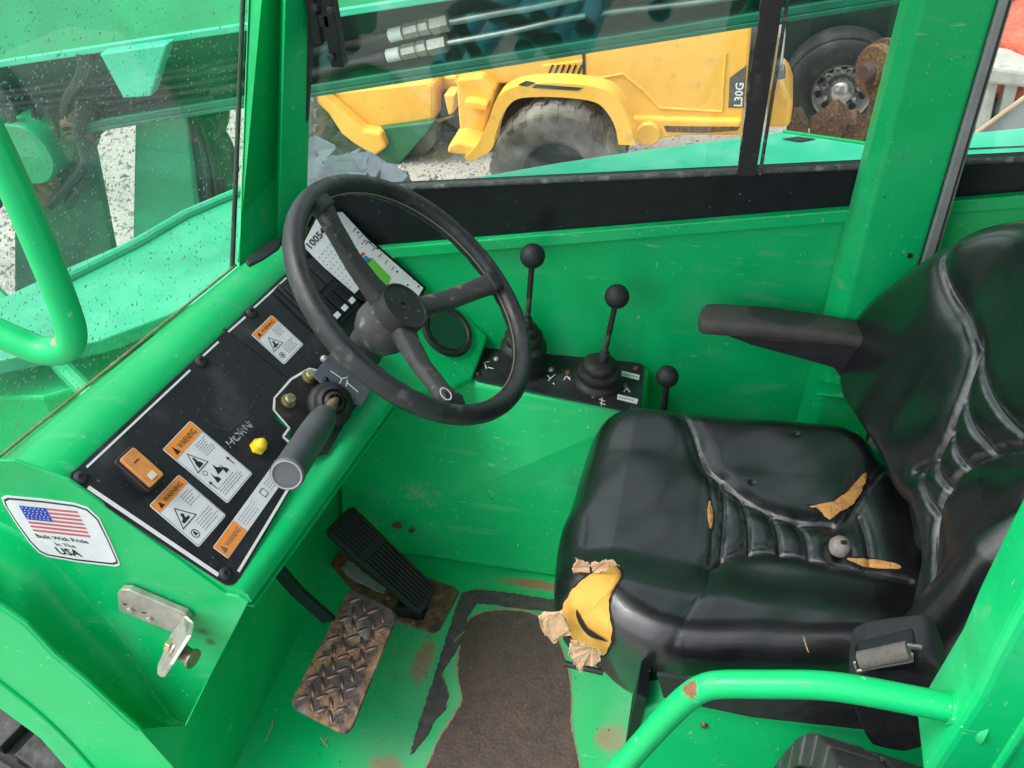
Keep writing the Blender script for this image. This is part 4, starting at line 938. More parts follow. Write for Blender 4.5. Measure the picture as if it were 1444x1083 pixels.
seams = [l2([(952,578),(973,608),(992,652),(1011,671),(1050,700),(1088,717),(1137,729),(1175,731)]),
         l2([(988,640),(1000,672),(1005,720),(1004,760),(1001,800),(996,835),(972,874),(948,915)]),
         l2([(1003,800),(1020,784),(1050,774),(1079,772),(1127,777),(1170,787),(1219,799),(1285,812)]),
         l2([(1250,650),(1236,668),(1215,695),(1192,729),(1175,735)]), l2([(1212,722),(1222,750),(1228,790)])]
ribs = [l2([(1018,676),(1022,720),(1016,787)]), l2([(1047,700),(1056,735),(1057,772)]), l2([(1088,717),(1098,745),(1101,772)]), l2([(1127,729),(1138,752),(1142,777)])]
dimp = [l2([(1121,618),(1122,621)])[0], l2([(1060,678),(1061,679)])[0]]
btn = at(1184,772,Z=ZT); btn2 = ((btn-so_).x,(btn-so_).y)
thigh1 = [((at(1120,650,Z=ZT)-so_)), ((at(1140,860,Z=ZT)-so_))]
def hcush(X, Y, d):
    nz_ = .0014*np.sin(X*21+1)*np.sin(Y*17+2)+.0006*np.sin(X*47+Y*30)+.0003*np.sin(X*80-Y*66)
    h = nz_.copy()
    near = np.clip((-.085-(Y+.0))/.09,0,1); h += .020*near*near*(3-2*near)
    far = np.clip((Y-.10)/.10,0,1); h += .010*far*far*(3-2*far)
    front = np.clip((-.06-X)/.12,0,1); h += .012*front-.016*front*np.clip((-.17-X)/.08,0,1)
    h -= .010*np.exp(-((X-.06)**2/.012+(Y-.0)**2/.006))
    rear = np.clip((X-.17)/.1,0,1); h -= .012*rear
    for P in seams:
        dd = polydist(X,Y,P); a_ = .3 if P is seams[1] else 1.; h -= a_*.0035*np.exp(-(dd/.0026)**2); h -= a_*.005*np.exp(-(dd/.016)**2)
        dd2 = np.abs(dd-.0075); h += a_*.0005*np.exp(-(dd2/.0028)**2)
    for P in ribs:
        dd = polydist(X,Y,P); h -= .0035*np.exp(-(dd/.0030)**2); h -= .003*np.exp(-(dd/.012)**2)
    for P in dimp: h -= .003*np.exp(-((X-P[0])**2+(Y-P[1])**2)/.004**2)
    r = np.hypot(X-btn2[0],Y-btn2[1]); h -= .014*np.exp(-(r/.016)**2)
    return h
vs, fs = surface_mesh(outl, ux_, uy_, uz_, so_, hcush, .105, .045, NR=150, NA=460)
cu = make('cushion', vs, fs, LEA, seat, 180)
def dust_attr(o, vs, X, Y, lines, off, wd, amt):
    d = np.full(X.shape, 0.)
    for P in lines:
        dd = polydist(X, Y, P); d = np.maximum(d, amt*np.exp(-((dd-off)/wd)**2))
    a_ = o.data.attributes.new('dust', 'FLOAT', 'POINT'); a_.data.foreach_set('value', d.astype(np.float32))
dust_attr(cu, vs, vs[:,0]-so_.x, vs[:,1]-so_.y, [seams[0],seams[2],seams[3],seams[4]]+ribs, .0045, .0022, .5)
cbvh = BVHTree.FromPolygons([Vector(v) for v in vs.tolist()], [f for f in fs if len(f) <= 4])
def on_seat(px, py, bvh=None):
    h = (bvh or cbvh).ray_cast(EYE, ray(px,py)); return (h[0], h[1]) if h[0] is not None else (None, None)
def patch(poly, name, m, parent, lift=.0012, bulge=.004, seed=0, thick=.002, bvh=None, step=2.2, rag=1.0, smoothpoly=4, **tags):
    """a scrap of material lying on the cushion, following its surface, with a torn outline"""
    rg = random.Random(seed); P = catmull([Vector((x,y,0)) for x,y in poly], smoothpoly, True)
    P = [p+Vector((rg.uniform(-rag,rag), rg.uniform(-rag,rag), 0)) for p in P]
    c = sum(P, Vector())/len(P); NR_ = 7; vs = []; m_ = len(P)
    def s3(q, h):
        loc, nn = on_seat(q.x,q.y,bvh)
        if loc is None:
            g_ = (bvh or cbvh).find_nearest(EYE+ray(q.x,q.y)*1.30); loc, nn = g_[0], g_[1]
        if nn.dot(EYE-loc) < 0: nn = -nn
        return loc+nn*h
    base = s3(c, lift+bulge)
    if base is None: return None
    lastp = base
    for i in range(1,NR_+1):
        s = i/NR_
        for p in P:
            q = c+(p-c)*s; w3 = s3(q, lift+bulge*(1-s**2.5)+ (rg.uniform(-.0004,.0004)))
            if w3 is None: w3 = lastp
            lastp = w3; vs.append(w3)
    vs.append(base); ci = NR_*m_
    fs = [(i*m_+k, i*m_+(k+1)%m_, (i+1)*m_+(k+1)%m_, (i+1)*m_+k) for i in range(NR_-1) for k in range(m_)]+[(ci,(k+1)%m_,k) for k in range(m_)]
    # skirt back into the cushion so the scrap has thickness
    b = len(vs)
    for k in range(m_):
        p = vs[(NR_-1)*m_+k]; vs.append(p-(EYE-p).normalized()*thick)
    fs += [((NR_-1)*m_+k, (NR_-1)*m_+(k+1)%m_, b+(k+1)%m_, b+k) for k in range(m_)]
    return make(name, vs, fs, m, parent, 60, **tags)
Z1 = lambda P: [(760+x*.483, 560+y*.483) for x,y in P]
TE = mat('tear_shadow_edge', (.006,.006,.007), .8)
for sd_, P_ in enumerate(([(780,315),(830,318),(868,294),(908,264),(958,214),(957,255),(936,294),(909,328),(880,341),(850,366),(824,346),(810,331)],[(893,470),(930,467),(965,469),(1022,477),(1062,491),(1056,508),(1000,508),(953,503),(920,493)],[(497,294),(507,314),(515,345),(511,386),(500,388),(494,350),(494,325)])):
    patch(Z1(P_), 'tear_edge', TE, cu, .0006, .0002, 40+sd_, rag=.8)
patch(Z1([(788,320),(830,322),(868,300),(910,270),(952,222),(950,252),(930,290),(905,322),(878,335),(850,358),(828,342),(815,328)]), 'torn_foam', FOAM, cu, .0015, .001, 1, rag=1.0, label='foam showing in the forked tear towards the far rear corner')
patch(Z1([(900,474),(930,472),(965,474),(1020,482),(1052,492),(1050,502),(1000,502),(955,498),(925,488)]), 'torn_foam', FOAM, cu, .0015, .001, 2, rag=.5, label='foam showing in the slit behind the round button')
patch(Z1([(497,302),(503,318),(508,345),(505,380),(497,382),(492,350),(492,325)]), 'torn_foam', FOAM, cu, .0013, .0008, 3, rag=.3, label='foam in the short tear at the front seam')
patch(Z1([(771,696),(778,712),(788,745),(782,738),(774,715)]), 'torn_foam', CLOTH, cu, .0013, .0008, 4, rag=.2, label='narrow pale cut on the near bolster')
# the big tear at the near front corner
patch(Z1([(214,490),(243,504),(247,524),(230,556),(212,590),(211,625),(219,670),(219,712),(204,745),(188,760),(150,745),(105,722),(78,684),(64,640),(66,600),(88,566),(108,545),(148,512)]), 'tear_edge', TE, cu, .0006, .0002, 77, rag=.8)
fv = mat('foam_gold', (.74,.40,.075), .85, var=.25, vscale=30, bump=.5, bscale=200); speckle(fv, (.42,.17,.03), 16, .56, .7, .55, detail=8)
patch(Z1([(212,498),(236,506),(240,522),(225,552),(208,585),(206,625),(213,670),(213,705),(200,738),(188,752),(150,738),(110,715),(85,680),(70,640),(72,605),(92,572),(112,552),(150,520)]), 'exposed_foam', fv, cu, .001, .004, 7, rag=.9, label='thick orange foam bulging from the big tear at the near front corner')
fb = mat('black_slit', (.01,.009,.008), .9)
for nm_, P, m_, lf in (('dark_slit', [(118,612),(124,640),(140,662),(170,688),(212,706),(180,700),(150,686),(128,656),(118,632)], fb, .0062),):
    patch(Z1(P), nm_, m_, cu, lf, .0004, 8, rag=.2, smoothpoly=3)
def flap(P, name, Yd, seed):
    Q = ragged(pts(Z1(P), Y=Yd), .003, .0017, seed); Q = [q_+Vector((0,.0025*math.sin(q_.x*160+q_.z*90+seed),0)) for q_ in Q]; return MB().prism(Q, Vector((-.0005,.0018,.0005))).build(name, CLOTH, cu, smooth=0)
flap([(110,470),(130,478),(148,488),(152,512),(130,528),(104,530),(98,505)], 'torn_flap', .85, 1)
flap([(158,482),(200,480),(225,486),(232,497),(190,506),(158,520),(152,500)], 'torn_flap', .84, 2)
flap([(0,642),(35,632),(66,628),(78,655),(98,690),(75,698),(48,718),(30,700),(12,680)], 'torn_flap', .80, 3)
flap([(95,706),(130,720),(165,742),(186,752),(172,775),(150,785),(120,800),(108,780),(88,752)], 'torn_flap', .765, 4)
# button in the middle
bl, bn = on_seat(1184,772)
MB().lathe([(.0001,.009),(.006,.0085),(.011,.006),(.0145,0),(.0145,-.01)], bl+Vector((0,0,.006)), (0,0,1), 26, False).build('button', mat('worn_grey_button',(.30,.27,.24),.5,var=.4,vscale=60,bump=.3), cu, smooth=70)
MB().box(bl+Vector((.003,-.004,.0150)), (.008,.006,.003)).build('button_hole', INK, cu, smooth=0, bevel=.001)
# raised pale weld line along the seams
# backrest
BN = Vector((-.955,-.14,.26)).normalized(); bo = Vector((.246,1.0,.44)); bu = Vector((0,1,0)); bu = (bu-BN*bu.dot(BN)).normalized(); bv = BN.cross(bu).normalized()
if bv.z < 0: bv = -bv
BP = (bo, BN)
bk_px = [(1215,600),(1195,560),(1191,520),(1198,478),(1235,425),(1290,376),(1345,338),(1400,312),(1452,298)]
bpts = [at(x,y,P=BP) for x,y in bk_px]
loc = lambda p: ((p-bo).dot(bu),(p-bo).dot(bv))
L0 = [loc(p) for p in bpts]
sym = L0 + [(.02,.50),(-.08,.47),(-.15,.40),(-.195,.30),(-.225,.18),(-.228,.08)] + [(loc(at(x,y,P=BP))[0], loc(at(x,y,P=BP))[1]-.04) for x,y in [(1322,935),(1310,885),(1311,830),(1306,762),(1289,700),(1256,656)]]
bout = [bo+bu*a_+bv*b_ for a_,b_ in sym]
def lb2(P, k=5): return [tuple(q)[:2] for q in catmull([Vector((*loc(at(x,y,P=BP)),0)) for x,y in P], k)]
bse = [lb2([(1352,330),(1348,365),(1351,418),(1362,455),(1369,485),(1365,513),(1351,562),(1335,603),(1313,645),(1284,664)]),
       lb2([(1475,620),(1444,628),(1412,631),(1383,640),(1358,655),(1340,676),(1322,705),(1312,745),(1312,790),(1320,835)])]
bri = [lb2([(1372,488),(1385,535),(1402,570),(1425,600),(1452,622)]), lb2([(1354,563),(1368,600),(1380,620),(1388,634)]), lb2([(1335,606),(1344,635),(1354,658)]), lb2([(1314,645),(1321,668),(1332,690)]), lb2([(1294,667),(1302,690),(1313,720)])]
ncr = lb2([(1475,700),(1444,719),(1400,750),(1364,792),(1335,820),(1318,840)])
def hback(X, Y, d):
    h = .002*np.sin(X*18+1)*np.sin(Y*15)+.001*np.sin(X*50+Y*33)
    nb = np.clip((-.085-X)/.09,0,1); h = h+.014*nb*nb*(3-2*nb)
    fb_ = np.clip((X-.12)/.09,0,1); h = h+.022*fb_*fb_*(3-2*fb_)
    for P in bse: dd = polydist(X,Y,P); h -= .004*np.exp(-(dd/.0032)**2)+.008*np.exp(-(dd/.02)**2); h += .0007*np.exp(-((dd-.009)/.003)**2)
    for P in bri: dd = polydist(X,Y,P); h -= .004*np.exp(-(dd/.0035)**2)+.003*np.exp(-(dd/.012)**2); h += .0006*np.exp(-((dd-.008)/.003)**2)
    dd = polydist(X,Y,ncr); h -= .006*np.exp(-(dd/.010)**2)
    vv_ = np.array(sorted([(b_,a_) for a_,b_ in ncr])); uc = np.interp(Y, vv_[:,0], vv_[:,1]); dn_ = np.clip(uc-X,0,1); h = h+.030*(1-np.exp(-dn_/.018))*np.clip((.30-Y)/.12,0,1)
    return h
vs, fs = surface_mesh(bout, bu, bv, BN, bo, hback, .07, .045, NR=150, NA=460)
ba = make('backrest', vs, fs, LEA, seat, 180)
R_ = vs-np.array(bo); dust_attr(ba, vs, R_@np.array(bu), R_@np.array(bv), bse+bri, .006, .0026, .5)
# black pan and rails under the cushion
MB().prism([Vector((.07+(p.x-.07)*.90,.99+(p.y-.99)*.90,.33)) for p in outl], (0,0,-.045)).build('seat_pan', PLAS, seat, smooth=0, bevel=.006)
MB().box((.16,1.0,.262), (.34,.36,.045)).build('slide_rails', BLK, seat, smooth=0, bevel=.004)
MB().box((.15,.83,.268), (.34,.012,.06)).build('pan_skirt', PLAS, seat, smooth=0, bevel=.004)
MB().prism([at(x,y,Y=.712) for x,y in [(926,952),(970,958),(1080,962),(1240,962),(1240,1028),(1215,1029),(1060,1012),(965,992),(935,984)]], (0,.006,0)).build('seat_base', PLAS, seat, smooth=0, bevel=.001)
MB().tube([at(797,936,Z=.27), at(850,948,Z=.27)], .0045, 10).build('slide_bar', PLAS, seat)
MB().box((.33,1.10,.36), (.10,.22,.16)).build('hinge_cover', PLAS, seat, smooth=0, bevel=.012, seg=3)
# armrest on the far side
YA = 1.30
def arm_sec(x, yc, z, w_, h_): return [Vector((x, yc+w_*math.copysign(abs(math.cos(q))**.55,math.cos(q)), z+h_*math.copysign(abs(math.sin(q))**.55,math.sin(q)))) for q in np.linspace(0,2*math.pi,20,endpoint=False)]
c0 = at(985,450,Y=YA+.01); c1 = at(1232,468,Y=YA+.01)
m_ = MB(); secs = []
for t,wf,hf,dz in ((0,.35,.4,-.004),(.012,.75,.75,-.002),(.04,.95,.95,0),(.12,1,1,.001),(.4,1,.95,.002),(.7,.92,.85,-.002),(.88,.85,.8,-.007),(1.14,.8,.8,-.022)):
    x = c0.x+(c1.x-c0.x)*t; secs.append(arm_sec(x, YA+.012, c0.z+(c1.z-c0.z)*t+dz, .030*wf, .0155*hf))
vs = [p for s_ in secs for p in s_]; K = 20
m_.add(vs, [(i*K+k, i*K+(k+1)%K, (i+1)*K+(k+1)%K, (i+1)*K+k) for i in range(len(secs)-1) for k in range(K)]+[tuple(range(K)), tuple(range(len(vs)-K,len(vs)))])
ARMM = mat('grey_brown_armrest', (.055,.052,.047), .62, var=.35, vscale=25, bump=.5, bscale=500)
spots(ARMM, Vector(((c0.x+(c0.x+(c1.x-c0.x)*1.1))/2,YA+.012,(c0.z+c1.z)/2)), [(at(1098,438,Y=YA+.02), .055,.03,.03)], (.028,.031,.031), soft=.12, nscale=8, namp=.02)
arm = m_.build('armrest', ARMM, seat, smooth=70)
MB().prism([at(x,y,Y=YA-.008) for x,y in [(1008,468),(1100,478),(1200,484),(1240,478),(1240,520),(1186,535),(1176,520),(1120,504),(1060,488)]], (0,.028,0)).build('armrest_bracket', PLAS, arm, smooth=0, bevel=.004)
# buckle
bb = empty('seat_belt_buckle', at(1260,1000,Y=.66), 'black plastic seat belt retractor box and buckle on the near side of the seat', 'seat belt')
body = [(1200,988),(1205,950),(1225,940),(1312,930),(1324,936),(1340,975),(1345,1010),(1330,1035),(1300,1056),(1275,1062),(1250,1058),(1228,1052),(1216,1030)]
MB().prism([at(x,y,Y=.66) for x,y in body], (0,.06,0)).build('retractor_cover', PLAS, bb, smooth=0, bevel=.008, seg=3)
MB().prism([at(x,y,Y=.645) for x,y in [(1206,933),(1212,928),(1290,908),(1296,938),(1292,946),(1212,948)]], (0,.02,0)).build('buckle_frame', BLK, bb, smooth=0, bevel=.002)
MB().tube([at(1213,932,Y=.64), at(1282,917,Y=.64)], .0095, 14).build('belt_roll', mat('worn_webbing_roll', (.10,.095,.085), .8, var=.4, vscale=60, bump=.6, bscale=300), bb)
MB().tube([at(1205,934,Y=.638), at(1208,946,Y=.638), at(1287,932,Y=.638), at(1286,922,Y=.638)], .0014, 8).build('wire_edge', STEEL, bb)
MB().box(at(1289,912,Y=.645), (.014,.004,.005)).build('metal_tongue', CHROME, bb, smooth=0, bevel=.001)
# seat pedestal
PY = .72
MB().prism([at(893,1062,Y=PY), at(905,1000,Y=PY), at(958,990,Y=PY), at(1060,1010,Y=PY), at(1210,1030,Y=PY), at(1330,1040,Y=PY), Vector((.36,PY,0)), Vector((at(893,1062,Y=PY).x,PY,0))], (0,.5,0)).build('seat_pedestal', G, cab, smooth=0, bevel=.004)
MB().prism([at(880,1062,Y=PY-.004), at(898,978,Y=PY-.004), at(912,984,Y=PY-.004), at(900,1030,Y=PY-.004)], (0,.3,0)).build('pedestal_edge', BLK, cab, smooth=0)
MB().lathe([(.0001,.004),(.0035,.0035),(.005,0)], at(993,1022,Y=PY), (0,-1,0), 14, False).build('screw', BSTEEL, cab)

# ------------------------------------------------------------------ rails and near post
YR = .50
RG = green('green_rail_paint', .2)
hr = catmull([at(x,y,Y=YR) for x,y in [(1378,1006),(1300,990),(1210,973),(1150,966),(1080,965),(1020,965),(992,970),(968,985),(940,1012),(905,1050),(870,1090),(810,1160)]], 8)
rail = empty('grab_rail', at(1370,1000,Y=YR), 'bent green tubular rail across the near side of the seat, rusty at its bend', 'grab rail')
ro = MB().tube(hr, .0114, 20).build('tube', RG, rail, smooth=80)
spots(RG, WL[ro.name], [(at(966,974,D=None,Y=YR-.008), .013,.012,.009), (at(985,960,Y=YR-.008),.014,.011,.0065), (at(1004,954,Y=YR-.008),.010,.010,.004), (at(1092,953,Y=YR-.008), .005,.008,.003), (at(1142,956,Y=YR-.008), .006,.008,.0035), (at(1053,951,Y=YR-.008), .0025,.006,.004), (at(1135,970,Y=YR-.010), .002,.006,.002)], (.20,.07,.035), soft=.35, nscale=160, namp=.9, amount=.95)
MB().lathe([(.0132,0),(.0155,.012),(.021,.020),(.023,.024)], hr[0]+(hr[1]-hr[0]).normalized()*.022, (hr[0]-hr[1]), 24).build('weld_collar', Gd, rail, smooth=70)
post = [(1300,1100),(1372,990),(1400,930),(1450,835),(1560,640),(1700,640),(1470,1100)]
MB().prism([at(x,y,Y=YR-.02) for x,y in post], (0,.07,0)).build('near_post', G, cab, smooth=0, bevel=.008, seg=3, label='slanting green door post at the lower right')
MB().tube([at(1395,1100,Y=YR-.02), at(1470,985,Y=YR-.02), at(1600,760,Y=YR-.02)], .004, 8).build('post_ridge', G, cab)
gh = catmull([at(x,y,Y=.5) for x,y in [(-110,20),(-60,105),(-10,200),(30,285),(70,380),(93,440),(101,470),(97,487),(80,495),(55,493),(20,479),(-20,462),(-80,440)]], 8)
gr = empty('bent_rail', at(60,430,Y=.5), 'thick green tubular handle bent to a point in front of the wet windshield', 'grab handle')
GH = green('green_handle_paint', .15); go = MB().tube(gh, .0108, 20).build('tube', GH, gr, smooth=80)
spots(GH, WL[go.name], [(at(66,487,Y=.489), .008,.02,.003)], (.4,.22,.18), soft=.5, nscale=80, namp=.4)
# door hinge fasteners under the dash lip
for x,y in ((516,610),(521,602)):
    MB().lathe([(.0001,.010),(.007,.010),(.008,.008),(.008,0),(.012,0),(.012,-.004)], at(x,y,Y=1.17)+Vector((0,0,0)), (.8,-.4,.2), 14, False).build('fastener', BLK, cab, smooth=50)
# tyre by the cab
def tyre(name, c, axis, R, Wd, m, label, cat='tyre', nb=34, rim=None, group=None, rows=3, tread=.02):
    axis = Vector(axis).normalized(); a_ = Vector((0,0,1)) if abs(axis.z) < .9 else Vector((1,0,0)); u = axis.cross(a_).normalized(); v = axis.cross(u)
    e = empty(name, Vector(c)-Vector((0,0,R)), label, cat, group)
    h = Wd/2
    MB().lathe([(R*.56,-h*.8),(R*.72,-h*1.0),(R*.88,-h*.98),(R*.96,-h*.85),(R*.985,-h*.5),(R*.99,0),(R*.985,h*.5),(R*.96,h*.85),(R*.88,h*.98),(R*.72,h*1.0),(R*.56,h*.8)], c, axis, 64, False).build('carcass', m, e, smooth=50)
    mb = MB(); rg = random.Random(int(R*100))
    for i in range(nb):
        for j in range(rows):
            q0_ = 2*math.pi*(i+(.5 if j%2 else 0))/nb; dq = 2*math.pi/nb*.78
            y0_ = -h*.86+(j+.06)*(h*1.72/rows); y1_ = y0_+h*1.72/rows*.88; R0 = R*.975; R1 = R+tread*rg.uniform(.85,1)
            cs = []
            for R_ in (R0,R1):
                for (q_,yy) in ((q0_,y0_),(q0_+dq,y0_),(q0_+dq,y1_),(q0_,y1_)): cs.append(Vector(c)+axis*yy+(u*math.cos(q_)+v*math.sin(q_))*(R_-abs(yy)**2*.1))
            mb.add(cs, [(3,2,1,0),(4,5,6,7),(0,1,5,4),(1,2,6,5),(2,3,7,6),(3,0,4,7)])
    mb.build('tread_blocks', m, e, smooth=0, bevel=.003, kind='stuff')
    return e, u, v, axis
sil = at(1150,1064,Y=.56); rr_ = .8; dirn = Vector((0,.80,.60))
tc = sil-dirn*rr_; 
BT2 = mat('black_tyre_rubber', (.022,.022,.023), .6, var=.6, vscale=20, bump=.5, bscale=90, dist=.003); speckle(BT2, (.10,.10,.10), 30, .55, .7, .5, detail=6)
tyre('machine_tyre', Vector((tc.x-.02, tc.y, tc.z)), (1,-.12,-.10), rr_, .25, BT2, 'black chunky tyre tread of the telehandler below the grab rail', nb=60, rows=4, tread=.014)
ft = at(20,1070,Z=-.35)
tyre('machine_tyre', ft+Vector((-.1,.0,-.55)), (.25,1,0), .62, .34, BT2, 'dark tyre of the telehandler just showing under the door sill at the lower left', nb=26, rows=2, tread=.03)
dm_ = MB(); rg = random.Random(31)
for k in range(420):
    x, y = (rg.gauss(-.50,.10), rg.gauss(1.06,.10)) if k < 260 else (rg.uniform(-.66,.0), rg.uniform(.62,1.17))
    if not (-.68 < x < .05 and .6 < y < 1.185): continue
    s_ = rg.uniform(.0006,.0022); c_ = Vector((x,y,.003)); a0_ = rg.uniform(0,6)
    q_ = [c_+Vector((s_*math.cos(a0_+j*2.09)*rg.uniform(.6,1.3), s_*math.sin(a0_+j*2.09)*rg.uniform(.6,1.3), -.0012)) for j in range(3)]+[c_+Vector((0,0,s_*.5))]
    dm_.add(q_, [(0,1,3),(1,2,3),(2,0,3)])
dm_.build('dirt_crumbs', mat('dry_dirt',(.16,.12,.085),.9,var=.6,vscale=80), None, smooth=0, kind='stuff')
# bits of straw on the cab floor
m_ = MB()
for x0,y0,x1,y1 in ((374,1048,386,1018),(385,1015,384,1026),(452,1040,462,1052),(455,1048,462,1040),(640,905,655,890)):
    m_.tube([at(x0,y0,Z=.003), at(x1,y1,Z=.004)], .0007, 5)
s_ = m_.build('straw', mat('straw',(.45,.36,.16),.8), None, smooth=0); s_['kind'] = 'stuff'

# ================================================================== THE MACHINE OUTSIDE THE GLASS
hood = empty('engine_hood', (.0,1.75,-.3), 'green engine hood of the telehandler, pale with painted sky glare, just outside the side window', 'engine hood')
hz_ = .58
hp = pts([(560,262),(672,247),(780,228),(900,210),(1040,192),(1102,183),(1222,199),(1450,177),(1600,165)], Z=hz_)
hq = [Vector((1.3,1.46,hz_)), Vector((-.70,1.46,hz_))]
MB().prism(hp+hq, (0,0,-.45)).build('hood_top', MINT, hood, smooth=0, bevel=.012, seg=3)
sl = pts([(1103,196),(1125,193),(1150,196),(1128,200)], Z=hz_+.002)
MB().prism(sl, (0,0,.001)).build('hood_slot', DARK, hood, smooth=0)
MB().tube(pts([(1104,185),(1220,202)], Z=hz_+.002), .003, 6).build('hood_seam', G, hood)
MB().tube(pts([(1250,215),(1600,200)], Z=hz_+.001), .002, 6).build('hood_seam', DARK, hood)
# front body of the machine seen through the windshield
fb_ = empty('front_fender', (-1.1,1.3,-.2), 'pale green front deck of the telehandler below the wet windshield', 'fender')
fz = .44
f1 = pts([(352,258),(255,300),(185,338),(60,392),(-60,450),(-120,520),(-60,520),(140,480),(235,445),(345,395),(420,330),(430,262)], Z=fz)
MB().prism(f1, (0,0,-.03)).build('deck', DECKG, fb_, smooth=0, bevel=.004)
MB().tube(pts([(345,268),(262,303),(190,345),(80,400)], Z=fz+.004), .012, 10).build('deck_edge', DECKG, fb_)
MB().prism(pts([(30,470),(120,472),(235,450),(345,400),(300,470),(200,520),(60,560),(-60,560),(-60,470)], Z=.36), (0,0,-.2)).build('deck_side', G, fb_, smooth=0, bevel=.006)
MB().tube(pts([(-20,400),(30,450),(90,520),(130,560)], Z=.40), .016, 10).build('reflected_bar', BOOMG, fb_)  # tube added in place of a dark bar reflected in the windshield
# boom: long beam sloping down to the front, on the far side
boom = empty('boom', (-.6,2.4,-.4), 'big dark green telescopic boom of the telehandler sloping across behind the cab windows', 'boom')
YB = 2.2
def bl_(px, y, Y=YB): return at(px, y, Y=Y)
ba0, ba1 = bl_(0,95), bl_(650,-2); bd0, bd1 = bl_(440,131), bl_(1250,1)
bdir = (ba1-ba0).normalized()
def ext(p, d, x): return p+d*((x-p.x)/d.x)
X0, X1 = -3.6, 3.2
tdir = (bd1-bd0).normalized()
top0, top1 = ext(ba0,bdir,X0), ext(ba0,bdir,X1); bot0, bot1 = ext(bd0,tdir,X0), ext(bd0,tdir,X1)
upv = Vector((-bdir.z,0,bdir.x))
def beam(mb, pA, pB, y0, y1, h0, h1): # box along the boom between heights relative to line
    mb.prism([pA+upv*h0+Vector((0,y0,0)), pB+upv*h0+Vector((0,y0,0)), pB+upv*h1+Vector((0,y0,0)), pA+upv*h1+Vector((0,y0,0))], (0,y1-y0,0)); return mb
# upper box: faces the cab, paler, leaning top
m_ = MB(); f = lambda p,y,h: p+upv*h+Vector((0,y,0))
hfz = (top0-bot0).dot(upv)
m_.loft([f(top0,0,0), f(top0,.10,.34), f(top0,.45,.34), f(top0,.45,0)], [f(top1,0,0), f(top1,.10,.34), f(top1,.45,.34), f(top1,.45,0)])
m_.build('upper_beam', BOOMG, boom, smooth=0, bevel=.01)
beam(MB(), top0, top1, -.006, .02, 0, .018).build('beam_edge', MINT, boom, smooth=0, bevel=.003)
MB().prism([bot0+upv*-.012+Vector((0,.159,0)), bot1+upv*-.012+Vector((0,.159,0)), top1+upv*.05+Vector((0,.159,0)), top0-upv*.002+Vector((0,.159,0))], (0,.28,0)).build('inner_beam', mat('shaded_boom_side', (.006,.05,.03), .5, var=.4, vscale=5), boom, smooth=0)  # boom green darkened: shadow of the recess painted into this side
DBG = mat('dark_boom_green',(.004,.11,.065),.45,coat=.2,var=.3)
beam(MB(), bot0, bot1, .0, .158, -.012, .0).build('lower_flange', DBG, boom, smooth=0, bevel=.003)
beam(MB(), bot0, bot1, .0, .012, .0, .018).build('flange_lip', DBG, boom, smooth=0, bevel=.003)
# hydraulic lines along the boom
yh = 2.26
MB().tube(catmull([at(x,y,Y=yh) for x,y in [(300,130),(430,106),(500,90),(545,79)]],5), .016, 12).build('hydraulic_hose', RUB, boom)
MB().tube(catmull([at(x,y,Y=yh) for x,y in [(300,100),(430,74),(500,60),(550,50)]],5), .014, 12).build('hydraulic_hose', RUB, boom)
TUB = mat('steel_tube', (.42,.46,.44), .35, metal=.8, var=.3, vscale=10)
def fitting(P):
    a_, b_ = at(*P[0],Y=yh), at(*P[1],Y=yh); L = (b_-a_); ax_ = L.normalized(); L = L.length
    fit = MB().lathe([(.0165,0),(.0165,L*.22)], a_, ax_, 20).build('hose_collar', WHITE, boom)
    fe = MB().lathe([(.0165,L*.25),(.019,L*.27),(.019,L*.48),(.016,L*.5),(.020,L*.54),(.020,L*.66),(.016,L*.68)], a_, ax_, 8).build('hose_fitting', STEEL, boom, smooth=20)
    MB().lathe([(.022,L*.70),(.022,L*.98),(.012,L)], a_, ax_, 6).build('hose_nut', STEEL, boom, smooth=0)
fitting([(547,79),(632,60)]); fitting([(550,50),(635,30)])
MB().tube(catmull([at(x,y,Y=yh) for x,y in [(628,61),(720,44),(830,21),(990,2),(1150,-22)]],5), .0085, 12).build('steel_line', TUB, boom)
MB().tube(catmull([at(x,y,Y=yh) for x,y in [(632,31),(700,18),(760,8),(850,-12)]],5), .0105, 12).build('steel_line', TUB, boom)
MB().prism([at(x,y,Y=yh-.02) for x,y in [(822,-8),(850,-10),(848,20),(840,34),(828,34),(824,22)]], (0,.05,0)).build('line_clamp', PLAS, boom, smooth=0, bevel=.003)
# yellow round sticker on the boom side
lg = MB().prism([at(x,y,Y=YB+.158) for x,y in [(920,32),(936,22),(958,22),(956,38),(944,46),(920,46)]], (0,-.001,0)).build('boom_sticker', mat('faded_yellow_sticker',(.30,.27,.08),.6,var=.6,vscale=80), boom, smooth=0)
t = MB()
for k,(x,y,w_) in enumerate(((930,28,.02),(928,38,.03),(934,44,.03))): t.box(at(x+8,y,Y=YB+.156), (w_,.0005,.007))
t.build('sticker_print', mat('sticker_grey',(.35,.36,.33),.6), lg, smooth=0)
